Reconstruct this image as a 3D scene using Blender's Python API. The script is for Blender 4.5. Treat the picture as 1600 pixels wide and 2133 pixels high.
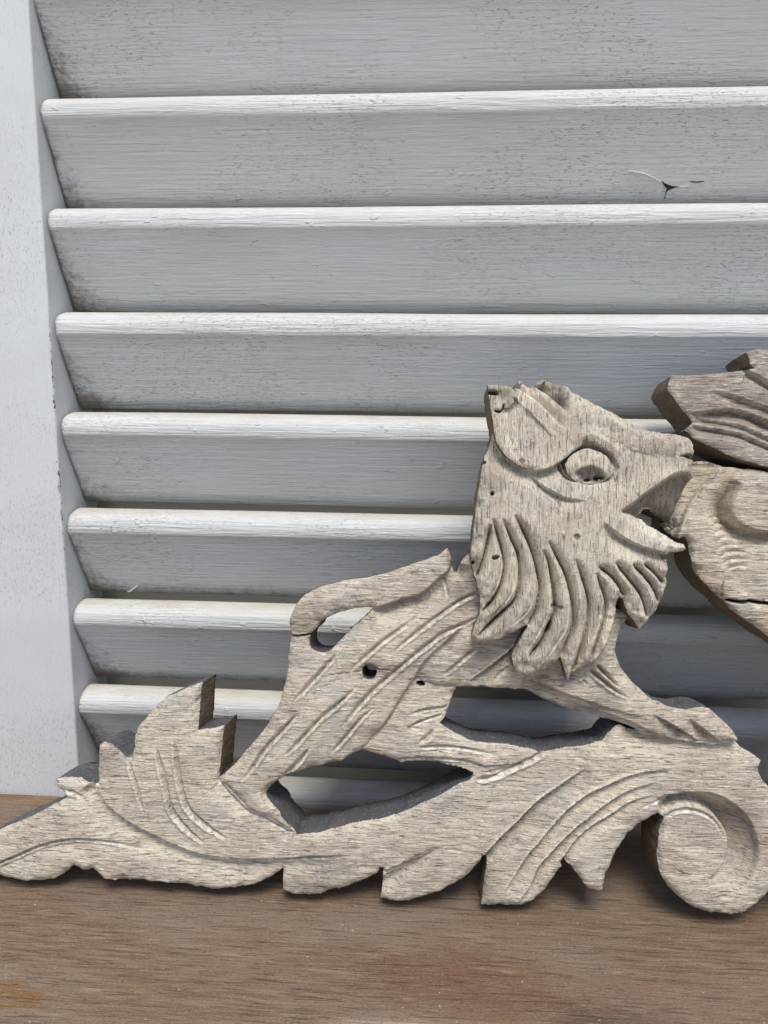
import bpy, math, random
import numpy as np
from mathutils import Vector, Matrix

for o in list(bpy.data.objects):
    bpy.data.objects.remove(o)
scene = bpy.context.scene
COL = scene.collection

# ------------------------------------------------------------------ camera
F_PX = 1500.0                                   # focal length in photo pixels (1600 wide)
CAM = np.array([0.1584, -0.2996, 0.1847])
PITCH, YAW, ROLL = math.radians(9.496), math.radians(-3.744), math.radians(0.544)
cp, sp, cy, sy = math.cos(PITCH), math.sin(PITCH), math.cos(YAW), math.sin(YAW)
FWD = np.array([sy * cp, cy * cp, -sp])
_r = np.array([cy, -sy, 0.0])
_u = np.cross(_r, FWD)
RIGHT = _r * math.cos(ROLL) + _u * math.sin(ROLL)
UP = -_r * math.sin(ROLL) + _u * math.cos(ROLL)
cam_data = bpy.data.cameras.new('camera')
cam_data.sensor_fit = 'HORIZONTAL'
cam_data.sensor_width = 36.0
cam_data.lens = 36.0 * F_PX / 1600.0
cam_data.clip_start = 0.01
cam_data.clip_end = 100.0
cam = bpy.data.objects.new('camera', cam_data)
COL.objects.link(cam)
cam.matrix_world = Matrix(((RIGHT[0], UP[0], -FWD[0], CAM[0]),
                           (RIGHT[1], UP[1], -FWD[1], CAM[1]),
                           (RIGHT[2], UP[2], -FWD[2], CAM[2]),
                           (0, 0, 0, 1)))
scene.camera = cam

# ------------------------------------------------------------------ light
SUN_EL, SUN_AZ = math.radians(63), math.radians(170)      # azimuth from +Y towards +X
world = bpy.data.worlds.new('World')
scene.world = world
world.use_nodes = True
wn = world.node_tree
bg = wn.nodes['Background']
sky = wn.nodes.new('ShaderNodeTexSky')
sky.sky_type = 'NISHITA'
sky.sun_disc = False
sky.sun_elevation = SUN_EL
sky.sun_rotation = SUN_AZ
sky.air_density = 1.0
sky.dust_density = 2.2
sky.ozone_density = 1.0
wn.links.new(sky.outputs['Color'], bg.inputs['Color'])
bg.inputs['Strength'].default_value = 0.08
sun_data = bpy.data.lights.new('sun', 'SUN')
sun_data.energy = 1.35
sun_data.angle = math.radians(26)
sun_data.color = (1.0, 0.955, 0.875)
sun = bpy.data.objects.new('sun', sun_data)
COL.objects.link(sun)
sdir = Vector((math.sin(SUN_AZ) * math.cos(SUN_EL), math.cos(SUN_AZ) * math.cos(SUN_EL), math.sin(SUN_EL)))
sun.rotation_euler = (-sdir).to_track_quat('-Z', 'Y').to_euler()
sun.location = sdir * 3
vs = scene.view_settings
vs.view_transform = 'Standard'
vs.look = 'None'
vs.gamma = 1.0
vs.exposure = 1.0
vs.use_curve_mapping = False

# ------------------------------------------------------------------ materials
class NT:
    def __init__(s, name, world=False):
        s.world = world
        s.m = bpy.data.materials.new(name)
        s.m.use_nodes = True
        s.t = s.m.node_tree
        s.b = s.t.nodes['Principled BSDF']
    def n(s, typ, **kw):
        nd = s.t.nodes.new(typ)
        for k, v in kw.items():
            setattr(nd, k, v)
        return nd
    def link(s, a, b):
        s.t.links.new(a, b)
    def put(s, sock, v):
        if isinstance(v, bpy.types.NodeSocket):
            s.link(v, sock)
        else:
            sock.default_value = v
    def coord(s, scale=(1, 1, 1), rot=(0, 0, 0), loc=(0, 0, 0), kind='Object'):
        mp = s.n('ShaderNodeMapping')
        if s.world:
            src = s.n('ShaderNodeNewGeometry').outputs['Position']
        else:
            src = s.n('ShaderNodeTexCoord').outputs[kind]
        s.link(src, mp.inputs['Vector'])
        mp.inputs['Scale'].default_value = scale
        mp.inputs['Rotation'].default_value = rot
        mp.inputs['Location'].default_value = loc
        return mp.outputs[0]
    def noise(s, vec, scale=1.0, detail=3.0, rough=0.5, dist=0.0):
        nd = s.n('ShaderNodeTexNoise')
        s.link(vec, nd.inputs['Vector'])
        nd.inputs['Scale'].default_value = scale
        nd.inputs['Detail'].default_value = detail
        nd.inputs['Roughness'].default_value = rough
        nd.inputs['Distortion'].default_value = dist
        return nd.outputs['Fac']
    def ramp(s, v, lo, hi, a=0.0, b=1.0):
        nd = s.n('ShaderNodeMapRange')
        nd.clamp = True
        nd.interpolation_type = 'SMOOTHSTEP'
        s.put(nd.inputs['Value'], v)
        nd.inputs['From Min'].default_value = lo
        nd.inputs['From Max'].default_value = hi
        nd.inputs['To Min'].default_value = a
        nd.inputs['To Max'].default_value = b
        return nd.outputs[0]
    def mix(s, fac, a, b):
        nd = s.n('ShaderNodeMix', data_type='RGBA')
        s.put(nd.inputs[0], fac)
        for sock, v in ((nd.inputs[6], a), (nd.inputs[7], b)):
            if isinstance(v, tuple):
                v = (*v, 1.0)
            s.put(sock, v)
        return nd.outputs[2]
    def mul(s, col, fac):
        nd = s.n('ShaderNodeMix', data_type='RGBA', blend_type='MULTIPLY')
        nd.inputs[0].default_value = 1.0
        s.put(nd.inputs[6], col)
        s.put(nd.inputs[7], fac)
        return nd.outputs[2]
    def math(s, op, a, b=0.0):
        nd = s.n('ShaderNodeMath', operation=op)
        s.put(nd.inputs[0], a)
        s.put(nd.inputs[1], b)
        return nd.outputs[0]
    def attr(s, name):
        return s.n('ShaderNodeAttribute', attribute_name=name).outputs['Fac']
    def sep(s, vec):
        nd = s.n('ShaderNodeSeparateXYZ')
        s.link(vec, nd.inputs[0])
        return nd.outputs
    def bump(s, height, dist, strength=1.0, prev=None):
        nd = s.n('ShaderNodeBump')
        s.link(height, nd.inputs['Height'])
        nd.inputs['Distance'].default_value = dist
        nd.inputs['Strength'].default_value = strength
        if prev is not None:
            s.link(prev, nd.inputs['Normal'])
        return nd.outputs[0]
    def done(s, col, rough, normal=None, spec=0.3):
        s.put(s.b.inputs['Base Color'], (*col, 1.0) if isinstance(col, tuple) else col)
        s.put(s.b.inputs['Roughness'], rough)
        s.b.inputs['Specular IOR Level'].default_value = spec
        if normal is not None:
            s.link(normal, s.b.inputs['Normal'])
        return s.m


def blob(k, vec, cx, cyy, rx, ry, soft=0.5, warp=None, grain=None):
    """soft elliptical mask around a point of an object (a stain with its own shape)"""
    x, y, z = k.sep(vec)
    dx = k.math('DIVIDE', k.math('SUBTRACT', x, cx), rx)
    dy = k.math('DIVIDE', k.math('SUBTRACT', y, cyy), ry)
    d = k.math('SQRT', k.math('ADD', k.math('MULTIPLY', dx, dx), k.math('MULTIPLY', dy, dy)))
    if warp is not None:
        d = k.math('ADD', d, k.math('MULTIPLY', k.math('SUBTRACT', warp, 0.5), 3.0))
    m = k.ramp(d, 1.0 + soft, 1.0 - soft)
    if grain is not None:
        m = k.math('MULTIPLY', m, k.ramp(grain, 0.30, 0.62, 0.25, 1.0))
    return m


def wood_material(name, grain='u', light=(0.63, 0.56, 0.45), pink=(0.51, 0.43, 0.355), grey=(0.47, 0.445, 0.405), tilt=0.0):
    k = NT(name)
    def sc(a, b, c):
        return (a, b, c) if grain == 'u' else (b, a, c)
    rot = (0, 0, tilt)
    big = k.noise(k.coord((34, 48, 30)), 1.0, 3, 0.55)
    big2 = k.noise(k.coord((52, 70, 40), loc=(3.1, 7.7, 0)), 1.0, 4, 0.6)
    midn = k.noise(k.coord(sc(20, 330, 120), rot), 1.0, 5, 0.65, 0.5)
    finen = k.noise(k.coord(sc(120, 2100, 600), rot), 1.0, 3, 0.65, 0.4)
    lp = k.noise(k.coord(sc(130, 1500, 420), rot, (5, 2, 1)), 1.0, 2, 0.5, 0.35)
    dp = k.noise(k.coord(sc(150, 1900, 500), rot, (1, 9, 4)), 1.0, 2, 0.55, 0.3)
    zone = k.noise(k.coord((60, 80, 60), loc=(6, 1, 4)), 1.0, 3, 0.6)
    zone2 = k.noise(k.coord(sc(45, 110, 60), rot, (9, 4, 2)), 1.0, 4, 0.6)
    speck = k.noise(k.coord((1700, 1700, 1700)), 1.0, 3, 0.75)
    grit = k.noise(k.coord((620, 760, 620), loc=(2, 8, 5)), 1.0, 4, 0.75)
    col = k.mix(k.ramp(big, 0.40, 0.62), light, pink)
    col = k.mix(k.ramp(big2, 0.48, 0.68, 0, 0.85), col, grey)
    col = k.mix(k.ramp(zone2, 0.54, 0.72, 0, 0.55), col, (0.33, 0.29, 0.285))
    col = k.mix(k.ramp(zone, 0.55, 0.72, 0, 0.55), col, (0.68, 0.625, 0.515))
    col = k.mix(k.ramp(midn, 0.48, 0.68, 0, 0.5), col, (0.30, 0.24, 0.185))
    col = k.mix(k.math('MULTIPLY', k.ramp(finen, 0.50, 0.66), k.ramp(zone, 0.3, 0.6, 0.25, 0.75)), col, (0.74, 0.675, 0.555))
    col = k.mix(k.math('MULTIPLY', k.ramp(finen, 0.44, 0.30), k.ramp(zone2, 0.44, 0.64, 0.05, 0.65)), col, (0.20, 0.16, 0.13))
    col = k.mix(k.math('MULTIPLY', k.ramp(lp, 0.60, 0.67), k.ramp(zone, 0.35, 0.6, 0.35, 0.95)), col, (0.80, 0.75, 0.63))
    col = k.mix(k.math('MULTIPLY', k.ramp(dp, 0.63, 0.70), k.ramp(zone, 0.60, 0.42, 0.05, 0.75)), col, (0.075, 0.06, 0.05))
    col = k.mix(k.math('MULTIPLY', k.ramp(grit, 0.60, 0.72), k.ramp(big2, 0.46, 0.66, 0.05, 0.6)), col, (0.105, 0.09, 0.08))
    col = k.mix(k.math('MULTIPLY', k.ramp(speck, 0.56, 0.69), k.ramp(zone2, 0.38, 0.62, 0.15, 0.8)), col, (0.11, 0.09, 0.075))
    col = k.mix(k.ramp(speck, 0.42, 0.30, 0, 0.35), col, (0.74, 0.70, 0.60))
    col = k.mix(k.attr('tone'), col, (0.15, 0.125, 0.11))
    col = k.mix(k.math('MULTIPLY', k.attr('lime'), k.ramp(speck, 0.25, 0.5, 0.55, 1)), col, (0.84, 0.80, 0.69))  # lime residue together with highlights painted along the carved cuts
    col = k.mix(k.attr('dirt'), col, (0.03, 0.021, 0.015))
    hgt = k.math('ADD', k.math('MULTIPLY', finen, 0.6), k.math('MULTIPLY', speck, -0.45))
    hgt = k.math('SUBTRACT', hgt, k.ramp(dp, 0.59, 0.70, 0, 0.5))
    hgt = k.math('SUBTRACT', hgt, k.ramp(grit, 0.55, 0.72, 0, 0.3))
    hgt = k.math('ADD', hgt, k.ramp(lp, 0.57, 0.69, 0, 0.5))
    nrm = k.bump(hgt, 0.0008, 1.0)
    return k.done(col, 0.85, nrm, 0.15)


def edge_material(name):
    k = NT(name)
    tc = k.n('ShaderNodeTexCoord')
    nx, ny, nz = k.sep(tc.outputs['Normal'])
    a = k.noise(k.coord((120, 300, 160)), 1.0, 4, 0.65)
    b = k.noise(k.coord((900, 1100, 420)), 1.0, 3, 0.7)
    c = k.noise(k.coord((60, 60, 60), loc=(4, 4, 4)), 1.0, 3, 0.5)
    up = k.ramp(ny, 0.15, 0.7)
    brown = k.mix(a, (0.115, 0.08, 0.05), (0.29, 0.215, 0.15))
    weather = k.mix(a, (0.045, 0.050, 0.060), (0.15, 0.155, 0.165))
    col = k.mix(k.math('MULTIPLY', up, k.ramp(c, 0.25, 0.5, 0.75, 1)), brown, weather)
    col = k.mix(k.ramp(b, 0.54, 0.72, 0, 0.55), col, (0.34, 0.33, 0.31))
    col = k.mix(k.attr('dirt'), col, (0.03, 0.02, 0.015))
    nrm = k.bump(k.math('ADD', k.math('MULTIPLY', b, 0.6), a), 0.0007, 0.9)
    return k.done(col, 0.9, nrm, 0.15)


def paint_material(name, vertical=False, peel=False, slat=False, base=(0.635, 0.66, 0.675)):
    k = NT(name, world=slat)
    g = (900, 200, 28) if vertical else (40, 900, 900)
    g2 = (2400, 1500, 700) if vertical else (520, 2100, 2100)
    brush = k.noise(k.coord(g), 1.0, 4, 0.6, 0.5)
    pits = k.noise(k.coord(g2, loc=(2, 3, 5)), 1.0, 2, 0.55, 0.7)
    soft = k.noise(k.coord((14, 30, 30)), 1.0, 3, 0.5)
    grit = k.noise(k.coord((520, 520, 520), loc=(9, 1, 2)), 1.0, 2, 0.6)
    lump = k.noise(k.coord((170, 260, 260), loc=(1, 6, 2)), 1.0, 2, 0.5)
    dens = k.noise(k.coord((16, 22, 22), loc=(8, 3, 1)), 1.0, 2, 0.5)
    col = k.mix(k.ramp(soft, 0.3, 0.7), base, (base[0] * 0.93, base[1] * 0.925, base[2] * 0.90))
    pm = k.math('MULTIPLY', k.ramp(pits, 0.61, 0.68), k.ramp(dens, 0.40, 0.66, 0.15 if vertical else 0.05, 0.55 if vertical else 0.55))
    col = k.mix(k.math('MULTIPLY', pm, 0.8), col, (0.10, 0.10, 0.10))
    gm = k.ramp(grit, 0.76, 0.80)
    col = k.mix(k.math('MULTIPLY', gm, 0.6), col, (0.16, 0.14, 0.12))
    if slat:
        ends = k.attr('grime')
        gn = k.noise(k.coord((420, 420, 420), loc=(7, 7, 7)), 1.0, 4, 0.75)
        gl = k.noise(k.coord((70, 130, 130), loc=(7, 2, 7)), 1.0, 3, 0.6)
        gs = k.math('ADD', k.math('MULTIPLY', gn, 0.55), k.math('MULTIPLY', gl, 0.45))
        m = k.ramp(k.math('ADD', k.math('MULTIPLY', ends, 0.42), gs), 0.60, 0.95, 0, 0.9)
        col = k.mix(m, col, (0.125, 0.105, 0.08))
        col = k.mix(k.math('MULTIPLY', k.attr('yellow'), k.ramp(gl, 0.3, 0.65, 0.45, 1.0)), col, (0.54, 0.51, 0.44))
    if peel:
        vec = k.coord((1, 1, 1))
        x, y, z = k.sep(vec)
        pn = k.noise(k.coord((1600, 1600, 420), loc=(1, 2, 3)), 1.0, 4, 0.75)
        pl = k.noise(k.coord((10, 10, 34), loc=(1, 5, 3)), 1.0, 2, 0.5)
        near = k.ramp(x, -0.0028, 0.0004)
        zr = k.math('MULTIPLY', k.math('MULTIPLY', k.ramp(z, 0.085, 0.13), k.ramp(z, 0.245, 0.20)), k.ramp(y, -0.0022, -0.0034))
        pk = k.math('MULTIPLY', near, k.math('MULTIPLY', zr, k.ramp(pl, 0.35, 0.6, 0.6, 1.0)))
        pm2 = k.ramp(k.math('ADD', k.math('MULTIPLY', pk, 0.55), pn), 0.92, 1.0)
        col = k.mix(pm2, col, (0.135, 0.085, 0.07))
    h = k.math('ADD', k.math('MULTIPLY', brush, 0.6 if vertical else 1.1), k.math('MULTIPLY', k.ramp(lump, 0.66, 0.76), 0.0 if vertical else 0.5))
    h = k.math('SUBTRACT', h, k.math('MULTIPLY', pm, 0.5))
    nrm = k.bump(h, 0.0006 if vertical else 0.0009, 0.85)
    rough = k.ramp(soft, 0.3, 0.7, 0.55, 0.7)
    return k.done(col, rough, nrm, 0.22)


def table_material():
    k = NT('table_wood')
    vec = k.coord((1, 1, 1))
    streak = k.noise(k.coord((48, 700, 100), (0, 0, -0.035)), 1.0, 5, 0.65, 0.5)
    fine = k.noise(k.coord((110, 2200, 300), (0, 0, -0.035)), 1.0, 3, 0.65, 0.3)
    grain = k.noise(k.coord((1050, 1500, 900)), 1.0, 3, 0.8)
    crack = k.noise(k.coord((60, 1100, 100), (0, 0, -0.035), (3, 1, 2)), 1.0, 2, 0.5, 0.9)
    big = k.noise(k.coord((16, 34, 10)), 1.0, 3, 0.55)
    warp = k.noise(k.coord((45, 110, 50), loc=(2, 2, 2)), 1.0, 8, 0.72)
    dust = k.noise(k.coord((800, 800, 800), loc=(6, 2, 2)), 1.0, 2, 0.5)
    col = k.mix(k.ramp(streak, 0.3, 0.7), (0.125, 0.08, 0.05), (0.225, 0.155, 0.103))
    col = k.mix(k.ramp(big, 0.42, 0.65, 0, 0.55), col, (0.225, 0.18, 0.138))
    red = blob(k, vec, 0.172, -0.098, 0.035, 0.014, 0.6, warp, streak)
    col = k.mix(k.math('MULTIPLY', red, 0.65), col, (0.135, 0.052, 0.026))
    red2 = blob(k, vec, 0.235, -0.104, 0.05, 0.010, 0.6, warp, streak)
    col = k.mix(k.math('MULTIPLY', red2, 0.45), col, (0.17, 0.085, 0.055))
    org = blob(k, vec, 0.197, -0.1185, 0.030, 0.006, 0.6, warp, streak)
    col = k.mix(k.math('MULTIPLY', org, 1.0), col, (0.30, 0.14, 0.045))
    org2 = blob(k, vec, 0.030, -0.1135, 0.014, 0.006, 0.5, warp, streak)
    col = k.mix(k.math('MULTIPLY', org2, 1.0), col, (0.19, 0.09, 0.028))
    rst = blob(k, vec, -0.01, -0.008, 0.06, 0.005, 0.5, warp, streak)
    col = k.mix(k.math('MULTIPLY', rst, 0.7), col, (0.24, 0.12, 0.05))
    white = blob(k, vec, 0.158, -0.1155, 0.020, 0.0022, 0.7, streak)
    col = k.mix(k.math('MULTIPLY', white, 0.6), col, (0.55, 0.47, 0.40))
    dk = blob(k, vec, 0.215, -0.1105, 0.018, 0.007, 0.8, warp)
    col = k.mix(k.math('MULTIPLY', dk, 0.5), col, (0.05, 0.04, 0.03))
    col = k.mix(k.ramp(fine, 0.52, 0.72, 0, 0.5), col, (0.33, 0.265, 0.205))
    col = k.mix(k.ramp(crack, 0.63, 0.72, 0, 0.45), col, (0.06, 0.04, 0.028))
    col = k.mix(k.ramp(grain, 0.54, 0.68, 0, 0.75), col, (0.045, 0.03, 0.022))
    col = k.mix(k.ramp(grain, 0.44, 0.30, 0, 0.6), col, (0.37, 0.285, 0.215))
    col = k.mix(k.ramp(dust, 0.735, 0.76), col, (0.62, 0.52, 0.42))
    wear = k.noise(k.coord((30, 240, 60), (0, 0, -0.035), (7, 4, 1)), 1.0, 5, 0.7, 0.4)
    col = k.mix(k.math('MULTIPLY', k.ramp(wear, 0.56, 0.70, 0, 0.5), k.ramp(fine, 0.4, 0.6, 0.3, 1)), col, (0.36, 0.29, 0.225))
    h = k.math('ADD', k.math('MULTIPLY', grain, 0.5), k.math('MULTIPLY', fine, 0.5))
    h = k.math('SUBTRACT', h, k.ramp(crack, 0.58, 0.70, 0, 0.7))
    return k.done(col, 0.62, k.bump(h, 0.0005, 0.9), 0.35)


M_BODY = wood_material('weathered_wood_body', 'u')
M_BASE = wood_material('weathered_wood_scroll', 'u', light=(0.64, 0.57, 0.455), pink=(0.53, 0.445, 0.365), grey=(0.49, 0.46, 0.42))
M_HEAD = wood_material('weathered_wood_head', 'v', light=(0.64, 0.58, 0.465), pink=(0.54, 0.465, 0.38), grey=(0.46, 0.435, 0.385), tilt=-0.06)
M_LEAF = wood_material('weathered_wood_leaf', 'u', light=(0.40, 0.35, 0.30), pink=(0.29, 0.24, 0.22), grey=(0.31, 0.285, 0.265), tilt=0.12)
M_ORN = wood_material('weathered_wood_ornament', 'u', light=(0.60, 0.52, 0.40), pink=(0.52, 0.43, 0.33), grey=(0.47, 0.435, 0.375), tilt=0.18)
M_EDGE = edge_material('weathered_cut_edge')
M_SLAT = paint_material('slat_paint', slat=True)
M_STILE = paint_material('stile_paint', vertical=True, peel=True)
M_TABLE = table_material()
k = NT('wall_paint'); M_WALL = k.done(k.mix(k.noise(k.coord((20, 20, 20)), 1, 4, 0.6), (0.44, 0.42, 0.37), (0.54, 0.52, 0.47)), 0.8)
k = NT('paving'); M_GROUND = k.done(k.mix(k.noise(k.coord((3, 3, 3)), 1, 5, 0.6), (0.50, 0.47, 0.42), (0.60, 0.57, 0.51)), 0.9)
k = NT('hole_dark'); M_DARK = k.done(k.mix(k.noise(k.coord((900, 900, 900)), 1, 3, 0.6), (0.012, 0.011, 0.01), (0.05, 0.043, 0.035)), 0.9)
k = NT('flake_paint'); M_FLAKE = k.done((0.70, 0.71, 0.70), 0.5)
k = NT('speck_brown'); M_SPECK = k.done(k.mix(k.noise(k.coord((1500, 1500, 1500)), 1, 3, 0.6), (0.03, 0.018, 0.008), (0.10, 0.06, 0.025)), 0.7)

# ------------------------------------------------------------------ helpers
def link(o, parent=None):
    COL.objects.link(o)
    if parent is not None:
        o.parent = parent
    return o

def mesh_obj(name, verts, faces, mat, parent=None, smooth=False):
    me = bpy.data.meshes.new(name)
    me.from_pydata([tuple(v) for v in verts], [], faces)
    me.update()
    if smooth:
        me.polygons.foreach_set('use_smooth', [True] * len(me.polygons))
    for m in (mat if isinstance(mat, (list, tuple)) else [mat]):
        me.materials.append(m)
    return link(bpy.data.objects.new(name, me), parent)

def mesh_np(name, V, Q, mats, mat_idx, attrs, parent=None):
    """quads as numpy arrays -> mesh object"""
    me = bpy.data.meshes.new(name)
    me.vertices.add(len(V)); me.vertices.foreach_set('co', V.astype(np.float32).ravel())
    me.loops.add(Q.size); me.loops.foreach_set('vertex_index', Q.astype(np.int32).ravel())
    me.polygons.add(len(Q))
    me.polygons.foreach_set('loop_start', np.arange(0, Q.size, 4, dtype=np.int32))
    me.polygons.foreach_set('use_smooth', np.ones(len(Q), dtype=bool))
    for m in mats:
        me.materials.append(m)
    me.polygons.foreach_set('material_index', mat_idx.astype(np.int32))
    me.update(calc_edges=True)
    me.validate()
    for an, av in attrs.items():
        a = me.attributes.new(an, 'FLOAT', 'POINT')
        a.data.foreach_set('value', av.astype(np.float32))
    return link(bpy.data.objects.new(name, me), parent)

def hash2(ix, iy, seed):
    n = (ix.astype(np.int64) * 374761393 + iy.astype(np.int64) * 668265263 + seed * 1442695041) & 0x7fffffff
    n = ((n ^ (n >> 13)) * 1274126177) & 0x7fffffff
    return ((n ^ (n >> 16)) & 0xffff) / 65535.0

def vnoise(x, y, seed=0, octaves=3):
    out = np.zeros_like(x, dtype=float); amp = 1.0; tot = 0.0
    for o in range(octaves):
        ix = np.floor(x); iy = np.floor(y); fx = x - ix; fy = y - iy
        fx = fx * fx * (3 - 2 * fx); fy = fy * fy * (3 - 2 * fy)
        a = hash2(ix, iy, seed + o); b = hash2(ix + 1, iy, seed + o)
        c = hash2(ix, iy + 1, seed + o); d = hash2(ix + 1, iy + 1, seed + o)
        out += amp * ((a * (1 - fx) + b * fx) * (1 - fy) + (c * (1 - fx) + d * fx) * fy)
        tot += amp; amp *= 0.5; x = x * 2.03 + 11.3; y = y * 2.03 + 5.7
    return out / tot

# ------------------------------------------------------------------ setting: tabletop, wall
def slab(name, x0, x1, y0, y1, z0, z1, mat, parent=None, bev=0.0015):
    import bmesh
    bm = bmesh.new()
    bmesh.ops.create_cube(bm, size=1.0)
    for v in bm.verts:
        v.co = Vector(((x0 + x1) / 2 + v.co.x * (x1 - x0), (y0 + y1) / 2 + v.co.y * (y1 - y0), (z0 + z1) / 2 + v.co.z * (z1 - z0)))
    if bev:
        bmesh.ops.bevel(bm, geom=list(bm.edges), offset=bev, segments=3, profile=0.5, affect='EDGES')
    me = bpy.data.meshes.new(name)
    bm.to_mesh(me); bm.free()
    me.materials.append(mat)
    return link(bpy.data.objects.new(name, me), parent)

tabletop = slab('tabletop', -0.55, 0.95, -0.27, -0.0048, -0.03, 0.0, M_TABLE)
tabletop['kind'] = 'structure'
wall = slab('wall', -1.6, 2.0, 0.050, 0.12, -0.8, 2.2, M_WALL, bev=0.0)
wall['kind'] = 'structure'
ground = slab('ground', -12, 12, -16, 0.05, -0.9, -0.80, M_GROUND, bev=0.0)
ground['kind'] = 'structure'

# ------------------------------------------------------------------ louvered shutter
shutter = bpy.data.objects.new('louvered_shutter', None)
link(shutter)
shutter.location = (0.0, 0.0, -0.2)
shutter['label'] = 'grey-white painted louvered wooden shutter standing behind the carved lion'
shutter['category'] = 'shutter'
PIT = 0.042
Z0 = 0.3015
SH_W = 0.46
inv = Vector((0, 0, 0.2))
def stile_obj(x0, x1):
    o = slab('stile', x0, x1, -0.004, 0.030, -0.2, 0.62, M_STILE, None, 0.0009)
    o.parent = shutter
    o.matrix_parent_inverse = Matrix.Translation(inv)
    return o
stile_obj(-0.075, 0.0)
stile_obj(SH_W, SH_W + 0.075)
rail = slab('top_rail', 0.0003, SH_W - 0.0003, -0.0035, 0.0295, 0.556, 0.6195, M_STILE, None, 0.0009)
rail.parent = shutter; rail.matrix_parent_inverse = Matrix.Translation(inv)

def slat_profile():
    """closed (y, z) outline of one louver in metres; z = 0 is the crest of its nose"""
    p = [(16.4, -41.6), (-0.5, -11.4)]
    pts = []
    n = 7
    for i in range(n):
        t = i / (n - 1)
        pts.append((p[0][0] + (p[1][0] - p[0][0]) * t, p[0][1] + (p[1][1] - p[0][1]) * t))
    pts += [(-0.72, -11.15), (-1.05, -10.85), (-1.35, -10.35), (-1.55, -9.6), (-1.6, -7.6), (-1.35, -5.8), (-0.6, -4.2), (0.8, -3.0), (2.6, -2.1), (4.6, -1.5), (6.6, -1.1), (8.4, -1.0), (9.8, -1.3), (10.7, -2.1)]
    pts += [(14.5, -9.0), (20.0, -19.3), (26.0, -30.4), (27.0, -32.4), (27.1, -34.6), (25.9, -36.8), (22.2, -39.2), (18.7, -41.4), (17.4, -42.0)]
    return np.array(pts) / 1000.0

def make_slat(kidx):
    prof = slat_profile()
    npf = len(prof)
    rs = np.random.RandomState(100 + kidx)
    x0, x1 = 0.0009 + rs.rand() * 0.0003, SH_W - 0.0009
    gm1, gm2 = 0.6 + 0.7 * rs.rand(), 0.35 + 0.85 * rs.rand()
    nx = 150
    xs = np.concatenate([np.linspace(x0, x0 + 0.012, 10), np.linspace(x0 + 0.012, x1, nx - 10 + 1)[1:]])
    V = []; gr = []; ye = []
    tilt = (rs.rand() - 0.5) * 0.012
    off = (rs.rand() - 0.5) * 0.0006
    jit = (vnoise(np.arange(npf) * 0.9 + kidx * 5.0, np.full(npf, kidx * 2.7), 77, 2) - 0.5) * 0.0010
    for i, x in enumerate(xs):
        wv = vnoise(np.full(npf, x * 28 + kidx * 7.1), np.arange(npf) * 0.45 + kidx * 3.3, 5, 2) - 0.5
        wz = vnoise(np.full(npf, x * 9 + kidx * 3.1), np.full(npf, kidx * 1.3), 15, 2) - 0.5
        er = max(0.0, 1 - (x - x0) / 0.0012) * 0.00025
        for j in range(npf):
            yy, zz = prof[j]
            cyy, czz = 0.012, -0.021
            s = 1.0 - er / 0.012
            yy = cyy + (yy - cyy) * s; zz = czz + (zz - czz) * s
            yy += wv[j] * 0.00035; zz += wz[j] * 0.0008 + off + tilt * yy
            jx = jit[j] * max(0.0, 1 - (x - x0) / 0.004)
            V.append((x + jx, yy, zz))
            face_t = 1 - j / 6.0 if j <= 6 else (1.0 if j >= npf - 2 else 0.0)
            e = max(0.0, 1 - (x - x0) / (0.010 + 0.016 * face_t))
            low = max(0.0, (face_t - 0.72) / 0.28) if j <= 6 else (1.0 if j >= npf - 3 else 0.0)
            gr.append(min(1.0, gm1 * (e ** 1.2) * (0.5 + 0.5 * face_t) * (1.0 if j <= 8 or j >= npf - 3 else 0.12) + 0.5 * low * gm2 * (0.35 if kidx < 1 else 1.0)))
            ye.append(1.0 if 16 <= j <= 21 else (0.75 if j == 15 else 0.45 if j == 14 else 0.28 if 9 <= j <= 13 else 0.35 * max(0, face_t - 0.4)))
    faces = []
    for i in range(len(xs) - 1):
        for j in range(npf):
            a = i * npf + j; b = i * npf + (j + 1) % npf
            faces.append((a, b, b + npf, a + npf))
    faces.append(tuple(range(npf - 1, -1, -1)))
    faces.append(tuple((len(xs) - 1) * npf + j for j in range(npf)))
    o = mesh_obj('slat', V, faces, M_SLAT, shutter, True)
    for an, av in (('grime', gr), ('yellow', ye)):
        a = o.data.attributes.new(an, 'FLOAT', 'POINT')
        a.data.foreach_set('value', np.array(av, dtype=np.float32))
    o.location = (0, 0, Z0 - PIT * kidx + 0.2)
    return o

slats = {}
for kidx in range(-5, 12):
    slats[kidx] = make_slat(kidx)

def ray(x, y):
    return FWD + RIGHT * (x - 800.0) / F_PX - UP * (y - 1066.5) / F_PX

def on_slat_face(px, py, kidx):
    """pixel -> point on the front face of louver kidx (object space of that slat)"""
    a = np.array([0, 16.4e-3, Z0 - PIT * kidx - 41.6e-3]); b = np.array([0, -0.5e-3, Z0 - PIT * kidx - 11.4e-3])
    t = b - a; nn = np.array([0, -t[2], t[1]]); nn /= np.linalg.norm(nn)
    if nn[1] > 0: nn = -nn
    d = ray(px, py); p = CAM + d * ((a - CAM) @ nn) / (d @ nn)
    return p - np.array([0, 0, Z0 - PIT * kidx]), nn

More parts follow.
